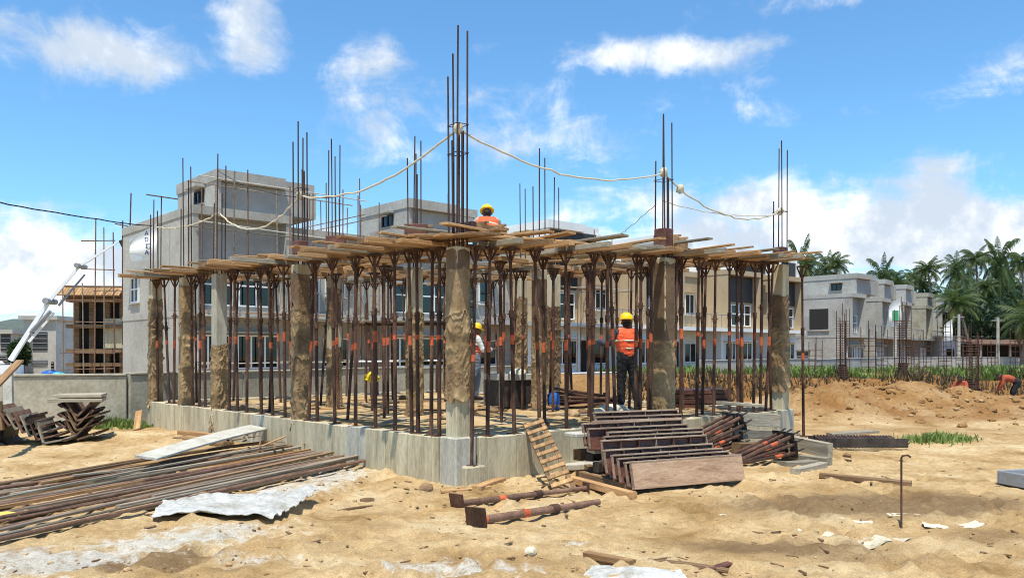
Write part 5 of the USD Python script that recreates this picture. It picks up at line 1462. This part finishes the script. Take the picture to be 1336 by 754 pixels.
def pole(label, u, vt, Y, r):
    p = at(u, vt, Y)
    th = thing("concrete_pole", label, "pole", upright((p[0], Y, -.4)))
    obj("shaft", tube([(0, 0, 0), (0, 0, p[2] + .4)], [r, r * .7], 8), LOOK["slab_pale"], th)
    obj("cross_arm", cbox(-.5, .5, -.04, .04, p[2] + .1, p[2] + .18, .01), LOOK["grey_paint"], th)


pole("concrete pole right of the last villa", 1251, 410, 74, .16)
pole("concrete pole standing before the dark palms", 1302, 414, 66, .15)
pole("slim concrete pole behind the third right villa's cage", 1168, 400, 58, .13)
th = thing("shed", "low white shed under the palms right of the last villa", "shed", upright((at(1246, VH, 88)[0], 88, 0)))
obj("wall", box(-1.4, 4.6, 0, 4, -.6, 3.2), LOOK["plaster_white"], th)
obj("roof", box(-1.7, 4.9, -.4, 4.2, 3.2, 3.4), LOOK["slab_pale"], th)
obj("doorway", box(.6, 1.7, -.03, 0, -.5, 2.2), LOOK["interior_dark"], th)
obj("doorway", box(-.9, -.1, -.03, 0, .8, 2.0), LOOK["interior_dark"], th)
th = thing("shed", "dark open shelter under the palms at the right edge", "shed", upright((at(1296, VH, 80)[0], 80, 0)))
obj("roof", tr(box(-1.8, 7, -.5, 4, 0, .12), upright((0, 0, 2.4), 0, tilt=(.10, 0))), LOOK["rust_light"], th)
obj("back_wall", box(-1.5, 7, 3.2, 3.4, -.6, 2.5), LOOK["interior_dark"], th)
for x in (-1.4, 1.4, 4.2):
    obj("post", box(x, x + .14, -.3, -.16, -.6, 2.35), LOOK["slab_pale"], th)

# ------------------------------------------------------------------ palms, trees, grass
def frond(L, droop, n=15, w=.42):
    """rachis along +x rising then drooping, leaflets both sides"""
    x = np.linspace(0, 1, n + 1)
    ang = .75 - droop * x ** 1.3
    pts = np.cumsum(np.column_stack([np.cos(ang), 0 * x, np.sin(ang)]), 0) * L / n
    ms = [tube(pts, np.linspace(.035, .008, n + 1), 4, False)]
    V, F = [], []
    for i in range(1, n + 1):
        for k in range(2):
            for sd in (-1, 1):
                p = pts[i] if k == 0 else (pts[i] + pts[i - 1]) / 2
                t = (pts[i] - pts[i - 1]); t /= np.linalg.norm(t)
                l = w * L * (.16 + .5 * math.sin(math.pi * min(1, x[i] * .9 + .08))) * R.uniform(.8, 1.1)
                out = np.array([0, sd, 0]) * .75 + t * .6 + np.array([0, 0, -.35 - .3 * R.rand()])
                out /= np.linalg.norm(out)
                b0, b1 = p - t * .045 * L / 4, p + t * .045 * L / 4
                mid = p + out * l * .55 + np.array([0, 0, .02])
                tip = p + out * l + np.array([0, 0, -.22 * l])
                j = len(V)
                V += [b0, b1, mid + t * .032, mid - t * .032, tip]
                F += [(j, j + 1, j + 2), (j, j + 2, j + 3), (j + 3, j + 2, j + 4)]
    ms.append((np.array(V), np.array(F)))
    return cat(ms)


def make_palm(label, m, H, nf, bend, group, leaf="palm_leaf", Lf=3.4, seed=0):
    rr = np.random.RandomState(seed)
    th = thing("coconut_palm", label, "palm tree", m, group)
    z = np.linspace(0, 1, 9)
    pts = np.column_stack([bend * z ** 2, .3 * bend * np.sin(3 * z), H * z])
    obj("trunk", tube(pts, .19 - .07 * z + .06 * np.exp(-z * 14), 9), LOOK["palm_trunk"], th, smooth=60)
    ms, old = [], []
    for k in range(nf):
        f = k / (nf - 1)
        az = k * 2.39996 + rr.rand() * .3
        el = 1.05 - 1.75 * f + rr.randn() * .1
        L = Lf * rr.uniform(.82, 1.1)
        v, fc = frond(L, .75 + 1.0 * rr.rand())
        mm = trimesh.transformations.rotation_matrix(az, [0, 0, 1]) @ trimesh.transformations.rotation_matrix(-(el - .55), [0, 1, 0])
        mm[:3, 3] = pts[-1] + [0, 0, .05]
        (old if f > .84 else ms).append(tr((v, fc), mm))
    obj("crown", cat(ms), LOOK[leaf], th)
    obj("old_fronds", cat(old), LOOK["palm_leaf_yellow"], th)
    nuts = [tr(rock(.14, k, 1, 1.2, .2), upright(pts[-1] + [.3 * math.cos(k), .3 * math.sin(k), -.25 - .1 * (k % 2)])) for k in range(7)]
    obj("coconuts", cat(nuts), LOOK["tree_leaf"], th, smooth=True)
    return th


palm_protos = []
NEARP = [(1266, 396, 86, "near palm with yellowing drooping fronds right of the last villa", 0), (1331, 420, 66, "near palm at the right edge with pale hanging fronds", 1), (1218, 352, 118, "tall palm rising behind the last two villas", 2), (1278, 338, 104, "tallest palm, its crown alone against the sky at right", 3),
         (1195, 362, 125, "palm crown showing over the fourth right villa", 2), (1310, 352, 98, "leaning palm between the tallest one and the right edge", 1), (1336, 342, 108, "tall palm cut by the right edge", 3), (1246, 356, 116, "dense palm left of the tallest one", 0),
         (1056, 348, 108, "left palm of the pair over the nearest grey villa", 2), (1091, 346, 105, "right palm of the pair over the nearest grey villa", 3), (1040, 352, 128, "low palm tuft beside the end column's top", 1), (1075, 355, 122, "small palm between the pair over the grey villa", 0),
         (1146, 370, 125, "left palm crown over the third right villa", 1), (1160, 371, 130, "right palm crown over the third right villa", 2), (1178, 374, 122, "low palm crown over the fourth right villa", 0)]


def palm_at(u, v, Y, label, k, group="coconut palms behind the villas"):
    p = at(u, v, Y)
    H = p[2] + .6
    if len(palm_protos) < 4:
        i = len(palm_protos)
    key = k
    for pr in palm_protos:
        if pr[0] == key:
            s = H / pr[2]
            m = upright((p[0] - .0, Y, -.6), R.rand() * 6.28, (1, 1, 1))
            m[:3, :3] = m[:3, :3] @ np.diag([max(.72, min(1.05, .5 + .45 * s)) * (.92 + jt(.2))] * 2 + [s])
            return dup(pr[1], m, label, group)
    th = make_palm(label, upright((p[0], Y, -.6), R.rand() * 6), H, [26, 24, 28, 26][key], [1.2, .6, -1.0, .4][key], group, "palm_leaf", [2.6, 2.4, 2.5, 2.5][key], key)
    palm_protos.append((key, th, H))
    return th


for u, v, Y, lb, k in NEARP:
    palm_at(u, v, Y, lb, k)
grove = []
for k in range(34):
    u = R.uniform(1180, 1420)
    grove.append((u, R.uniform(364, 408), R.uniform(114, 150) if u < 1256 else R.uniform(92, 150)))
for k, (u, v, Y) in enumerate(sorted(grove)):
    palm_at(u, v, Y, f"{ordinal(k)} palm from the left in the crowded grove at the right", k % 4, "palms crowded in the right grove")


def leafy(n, c, r, size, seed):
    rr = np.random.RandomState(seed)
    d = rr.randn(n, 3); d /= np.linalg.norm(d, axis=1, keepdims=True)
    q = d * (rr.rand(n, 1) ** .4) * r
    cl = meshkit.noise(q * .8 + seed) > .36
    q = q[cl] + c
    n = len(q)
    a_ = rr.randn(n, 3); a_ /= np.linalg.norm(a_, axis=1, keepdims=True)
    b_ = np.cross(a_, rr.randn(n, 3)); b_ /= np.linalg.norm(b_, axis=1, keepdims=True)
    sz = size * rr.uniform(.6, 1.3, (n, 1))
    v = np.stack([q - a_ * sz, q + b_ * sz * .45, q + a_ * sz, q - b_ * sz * .45], 1).reshape(-1, 3)
    i = np.arange(n)[:, None] * 4
    return v, np.hstack([i, i + 1, i + 2, i + 3])


TL = ["dark leafy tree behind the dark shelter", "dark leafy tree at the right edge under the palms", "dark round tree between the last villa and the shelter", "dark tree low behind the white shed", "leafy tree peeping over the nearest grey villa", "dark tree between the tallest palm and the pole", "wide dark tree closing the gap behind the right palms", "small green tree behind the pump truck"]
for k, (u, v, Y, rx, rz) in enumerate([(1300, 425, 88, 4.2, 3.0), (1335, 430, 90, 4.5, 3.4), (1270, 430, 92, 3.6, 3.2), (1240, 438, 96, 3.2, 2.6), (1040, 366, 120, 4.0, 2.0), (1290, 405, 100, 4.6, 3.4), (1318, 405, 112, 6, 4.0), (25, 462, 54, .55, .8)]):
    p = at(u, v, Y)
    th = thing("leafy_tree", TL[k], "tree", upright((p[0], p[1], -.6)))
    H = p[2] + .6
    obj("trunk", cat([tube([(0, 0, 0), (.2, 0, H * .5), (.1, .1, H)], [.25, .18, .08], 8)] + [tube([(.2, 0, H * .5), (rx * .5 * math.cos(q), rx * .5 * math.sin(q), H)], [.12, .04], 6) for q in (0.3, 2.2, 4.1)]), LOOK["bark"], th)
    obj("crown", leafy(2600, np.array([0, 0, H]), np.array([rx, rx, rz]), .30, k), LOOK["tree_leaf"], th)


def grass(n, place, h, look, label, seed, w=.012):
    rr = np.random.RandomState(seed)
    xy = place(n, rr)
    z = height(xy[:, 0], xy[:, 1]) - .02
    n = len(xy)
    a_ = rr.rand(n) * 6.28; hh = h * rr.uniform(.5, 1.4, n) * (.25 + 1.6 * meshkit.noise(np.column_stack([xy * .9, 0 * z]), seed)); ww = w * rr.uniform(.7, 1.4, n) * 2
    lean = rr.uniform(.1, .7, n) * hh
    b = np.stack([np.cos(a_), np.sin(a_)], -1); o = np.stack([-b[:, 1], b[:, 0]], -1)
    v = np.empty((n, 4, 3))
    v[:, 0, :2] = xy - o * ww[:, None]; v[:, 1, :2] = xy + o * ww[:, None]; v[:, 2, :2] = xy + b * (lean * .4)[:, None] + o * ww[:, None] * .8; v[:, 3, :2] = xy + b * lean[:, None]
    v[:, 0, 2] = v[:, 1, 2] = z; v[:, 2, 2] = z + hh * .6; v[:, 3, 2] = z + hh
    i = np.arange(n)[:, None] * 4
    f = np.concatenate([i + [0, 1, 2], i + [0, 2, 3]], 0)
    return tag(obj(look[0], (v.reshape(-1, 3), f), LOOK[look[1]]), label, kind="stuff")


def field(n, rr):
    y = 28.3 + 28 * rr.rand(n) ** 1.6
    x = y * rr.uniform(.02, .66, n)
    keep = (y > bank_y(x) + .2) & (meshkit.noise(np.stack([x * .35, y * .2, 0 * x], -1), 4) > .42) & (x > 4.5)
    return np.column_stack([x, y])[keep]


grass(27000, field, .24, ("grass", "grass_blade"), "rank green grass in the field before the right villas", 1, .022)
grass(900, lambda n, rr: np.column_stack([rr.normal(-8.0, .55, n), rr.normal(17.9, .22, n)]), .16, ("grass", "grass_blade"), "patch of low green weeds at the foot of the left wall", 2)
grass(1500, lambda n, rr: np.stack([ground_pt(rr.normal(1226, 20), rr.normal(573, 2.6))[:2] for _ in range(n)]), .12, ("grass", "grass_blade"), "small patch of weeds on the sand at the right", 3, .009)
def bank_face(n, rr):
    x = rr.uniform(3.5, 21, n)
    return np.column_stack([x, bank_y(x) + rr.normal(-.05, .30, n)])


grass(3200, bank_face, .26, ("roots", "grass_dry"), "dry roots and stalks hanging on the cut bank", 5, .012)

# ------------------------------------------------------------------ people
def ball(p, r, seg=14):
    return m3.Manifold.sphere(float(r), seg).translate([float(x) for x in p])


def chain(*pr):
    return [m3.Manifold.batch_hull([ball(*a_), ball(*b_)]) for a_, b_ in zip(pr[:-1], pr[1:])]


def solid(pieces, edge=.026, it=8):
    s = m3.Manifold.batch_boolean(pieces, m3.OpType.Add).refine_to_length(edge).to_mesh()
    t = trimesh.Trimesh(np.array(s.vert_properties[:, :3], float), np.array(s.tri_verts), process=True)
    trimesh.smoothing.filter_taubin(t, .5, -.52, iterations=it)
    if edge > .025:
        v = np.array(t.vertices)
        w_ = meshkit.fbm(v * [8, 8, 13] + 5, 3, 4)
        t.vertices = v + t.vertex_normals * (.011 * (np.clip(1 - np.abs(2 * w_ - 1) * 4, 0, 1) - .3) + .006)[:, None]
    return np.array(t.vertices), np.array(t.faces)


def hand(w, d, up, sd, curl=.9):
    """palm and five unequal fingers beyond the wrist w, pointing along d, curling towards -up"""
    w, d, up = (np.asarray(q, float) for q in (w, d, up))
    d = d / np.linalg.norm(d); up = up - d * (up @ d); up /= np.linalg.norm(up); s = np.cross(d, up) * sd
    out = [m3.Manifold.batch_hull([ball(w + d * .015, .024, 8), ball(w + d * .085 + s * .030, .014, 8), ball(w + d * .085 - s * .030, .014, 8)])]
    for k, l in enumerate((.060, .072, .076, .066)):
        b0 = w + d * .085 + s * (-.030 + .020 * k)
        a1 = d * math.cos(curl * .5) - up * math.sin(curl * .5); a2 = d * math.cos(curl * 1.4) - up * math.sin(curl * 1.4)
        out += chain((b0, .0095, 8), (b0 + a1 * l * .5, .0085, 8), (b0 + a1 * l * .5 + a2 * l * .5, .0075, 8))
    t0 = w + d * .03 + s * .026
    t1 = t0 + d * .035 + s * .028
    out += chain((t0, .012, 8), (t1, .010, 8), (t1 + d * .03 - up * .012, .0085, 8))
    return out


def person(label, m, pose, top, legs, vest=True, hat=True, face=0.0):
    J = {k: np.asarray(v, float) for k, v in pose.items()}
    th = thing("person", label, "person", m)
    hd = J["head"]; fw = J["look"] / np.linalg.norm(J["look"])
    rt = np.cross(fw, [0, 0, 1]); rt /= np.linalg.norm(rt); hu = np.cross(rt, fw)
    sh = (J["shl"] + J["shr"]) / 2
    skin, shirt, trous, shoes = [], [], [], []
    neck = sh + (hd - sh) * .25
    torso = lambda e: [m3.Manifold.batch_hull([ball(J["hipl"] + [0, 0, .03], .10 + e), ball(J["hipr"] + [0, 0, .03], .10 + e), ball(J["waist"] + rt_(.05), .105 + e), ball(J["waist"] - rt_(.05), .105 + e)]),
                       m3.Manifold.batch_hull([ball(J["waist"] + rt_(.05), .105 + e), ball(J["waist"] - rt_(.05), .105 + e), ball(J["chest"] + rt_(.085), .115 + e), ball(J["chest"] - rt_(.085), .115 + e)]),
                       m3.Manifold.batch_hull([ball(J["chest"] + rt_(.085), .115 + e), ball(J["chest"] - rt_(.085), .115 + e), ball(J["shl"] * .85 + J["shr"] * .15, .062 + e), ball(J["shr"] * .85 + J["shl"] * .15, .062 + e)])]
    ax = J["shr"] - J["shl"]; ax = ax / np.linalg.norm(ax)
    rt_ = lambda q: ax * q
    skin += torso(0) + chain((neck, .058), (hd - hu * .06, .055))
    skin += [m3.Manifold.batch_hull([ball(hd + hu * .03, .092), ball(hd - fw * .02 + hu * .02, .095), ball(hd + fw * .035 - hu * .075, .052), ball(hd + fw * .055 - hu * .02, .058)])]
    skin += chain((hd + fw * .098 + hu * .015, .012, 8), (hd + fw * .118 - hu * .022, .017, 8))
    for sd in (-1, 1):
        skin += [ball(hd + rt * .092 * sd - hu * .01, .022, 8), ball(hd + fw * .090 + rt * .034 * sd + hu * .008, .014, 8)]
    skin += [m3.Manifold.batch_hull([ball(hd + fw * .098 - hu * .062 + rt * .018, .010, 8), ball(hd + fw * .098 - hu * .062 - rt * .018, .010, 8)])]
    for c, sd in (("l", -1), ("r", 1)):
        S, E, Wr = J["sh" + c], J["el" + c], J["wr" + c]
        skin += chain((S, .058), (E, .042), (Wr, .028)) + hand(Wr, Wr - E + np.array(J.get("hd" + c, [0, 0, 0])), (0, 0, 1), sd)
        shirt += chain((S, .068), (E, .054), (Wr - (Wr - E) * .08, .040))
        H, K, A, T = J["hip" + c], J["kn" + c], J["an" + c], J["to" + c]
        skin += chain((H, .092), (K, .058), (A, .038), (T, .03))
        trous += chain((H, .102), (K, .074), (A + (K - A) * .12, .062))
        shoes += [m3.Manifold.batch_hull([ball(A - [0, 0, .02], .046), ball(A + (A - T) * .35 * [1, 1, 0] - [0, 0, A[2] - .035], .035), ball(T, .036), ball(T + (T - A) * .25 * [1, 1, 0], .032)])]
    obj("body", solid(skin, .02, 4), LOOK["skin"], th, smooth=True)
    obj("shirt", solid(shirt + torso(.010), .026), LOOK[top], th, smooth=True)
    obj("trousers", solid(trous + torso(.013)[:1], .026), LOOK[legs], th, smooth=True)
    obj("shoes", solid(shoes, .025, 4), LOOK["cloth_black"], th, smooth=True)
    if vest:
        obj("vest", solid(torso(.022)[1:] + [m3.Manifold.batch_hull([ball(J["waist"] + rt_(.05), .122), ball(J["waist"] - rt_(.05), .122), ball((J["waist"] + J["hipl"]) / 2, .12), ball((J["waist"] + J["hipr"]) / 2, .12)])], .026), LOOK["vest_orange"], th, smooth=True)
        up_ = J["chest"] - J["waist"]; up_ /= np.linalg.norm(up_)
        nrm = np.cross(ax, up_)
        for q in (J["waist"] + up_ * .03, J["chest"] - up_ * .02):
            a_ = np.linspace(0, 2 * np.pi, 25)
            rx, ry = (.176, .131) if q is not None and np.allclose(q, J["waist"] + up_ * .03) else (.224, .141)
            pts = [q + ax * rx * math.cos(x) + nrm * ry * math.sin(x) for x in a_]
            obj("reflective_band", tube(pts, .017, 5, False), LOOK["vest_band"], th, smooth=True)
    obj("hair", solid([m3.Manifold.batch_hull([ball(hd + hu * .045 - fw * .012, .094), ball(hd - fw * .04 - hu * .015, .078)])], .025, 2), LOOK["hair"], th, smooth=True)
    if hat:
        x = np.linspace(0, math.pi / 2, 8)
        o = hd + hu * .055 - fw * .012
        obj("hard_hat", [tube([o + hu * .135 * math.sin(a_) for a_ in x], [.002 + .122 * math.cos(a_) ** .8 for a_ in x], 20), tube([o - hu * .004, o + hu * .008], .142, 20), m3box(o, fw, rt, hu)], LOOK["yellow_plastic"], th, smooth=40)
    return th


def m3box(o, fw, rt, hu):
    h = trimesh.convex.convex_hull(np.array([o + fw * .08 + rt * .10, o + fw * .08 - rt * .10, o + fw * .185 + rt * .05, o + fw * .185 - rt * .05, o + fw * .08 + rt * .10 + hu * .02, o + fw * .08 - rt * .10 + hu * .02, o + fw * .18 + rt * .05 - hu * .012, o + fw * .18 - rt * .05 - hu * .012]))
    return np.array(h.vertices), np.array(h.faces)


STAND = dict(hipl=(-.085, 0, .92), hipr=(.085, 0, .92), waist=(0, 0, 1.10), chest=(0, .01, 1.29), shl=(-.185, 0, 1.42), shr=(.185, 0, 1.42), head=(0, .03, 1.60), look=(0, 1, -.1),
             knl=(-.10, .03, .50), knr=(.11, .02, .50), anl=(-.11, -.01, .085), anr=(.13, -.04, .085), tol=(-.13, .14, .036), tor=(.17, .10, .036),
             ell=(-.24, .02, 1.16), elr=(.24, .02, 1.16), wrl=(-.22, .22, 1.08), wrr=(.20, .24, 1.08))
p = at(818, 535, 15.5)
person("worker standing with his back turned in orange vest and black trousers, hand on prop", upright((p[0], p[1], FL + .01), .22, (1.03, 1.03, 1.03)),
       {**STAND, "ell": (-.34, .10, 1.20), "wrl": (-.50, .22, 1.27), "elr": (.27, .10, 1.18), "wrr": (.16, .33, 1.20), "look": (.25, 1, -.12), "anl": (-.10, .02, .085), "anr": (.19, -.10, .085), "tol": (-.13, .17, .036), "tor": (.25, .04, .036), "knr": (.14, -.02, .50)}, "cloth_navy", "cloth_black")
p = at(620, 521, 19.2)
person("worker in orange vest and grey jeans seen in profile beside the near corner column", upright((p[0], p[1], FL + .01), -1.25), {**STAND, "ell": (-.22, .10, 1.14), "wrl": (-.14, .34, 1.15), "elr": (.24, .12, 1.14), "wrr": (.18, .36, 1.17), "look": (.1, 1, -.25)}, "cloth_white", "cloth_denim")
SQUAT = dict(hipl=(-.10, -.10, .36), hipr=(.10, -.10, .36), waist=(0, -.02, .52), chest=(0, .10, .70), shl=(-.19, .14, .82), shr=(.19, .14, .82), head=(0, .24, .98), look=(0, 1, -.55),
             knl=(-.22, .26, .47), knr=(.22, .26, .47), anl=(-.16, .0, .085), anr=(.16, .0, .085), tol=(-.19, .15, .036), tor=(.19, .15, .036), ell=(-.29, .26, .58), elr=(.29, .26, .58), wrl=(-.14, .44, .42), wrr=(.14, .44, .42))
tw = 3.85
p = W(tw, 3.9, soffit(tw, 3.9) + .115)
person("worker crouching high on the beam planks, back turned, yellow helmet and orange vest", upright(p, .1, (.97, .97, .97)), SQUAT, "cloth_tan", "cloth_navy")
BEND = {**STAND, "hipl": (-.09, -.12, .80), "hipr": (.09, -.12, .80), "waist": (0, .04, .92), "chest": (0, .22, .98), "shl": (-.18, .34, 1.0), "shr": (.18, .34, 1.0), "head": (0, .50, 1.03), "look": (0, 1, -.9), "knl": (-.12, .04, .45), "knr": (.12, .04, .45),
        "ell": (-.22, .42, .74), "elr": (.22, .42, .74), "wrl": (-.12, .52, .52), "wrr": (.12, .52, .52)}
p = at(1323, 525, 25.2)
person("worker bending down in the pit at the right edge, orange vest", upright((p[0], p[1], gh(p[0], p[1]) - .28), 1.2, (.62, .62, .62)) if False else upright((p[0], p[1], gh(p[0], p[1])), 1.2, (.8, .8, .8)), BEND, "cloth_red", "cloth_black", vest=False, hat=False)
p = at(1256, 522, 26.4)
person("worker squatting in the pit left of the bending one, orange-red shirt", upright((p[0], p[1], gh(p[0], p[1])), 2.2, (.8, .8, .8)), SQUAT, "cloth_red", "cloth_black", vest=False, hat=False)
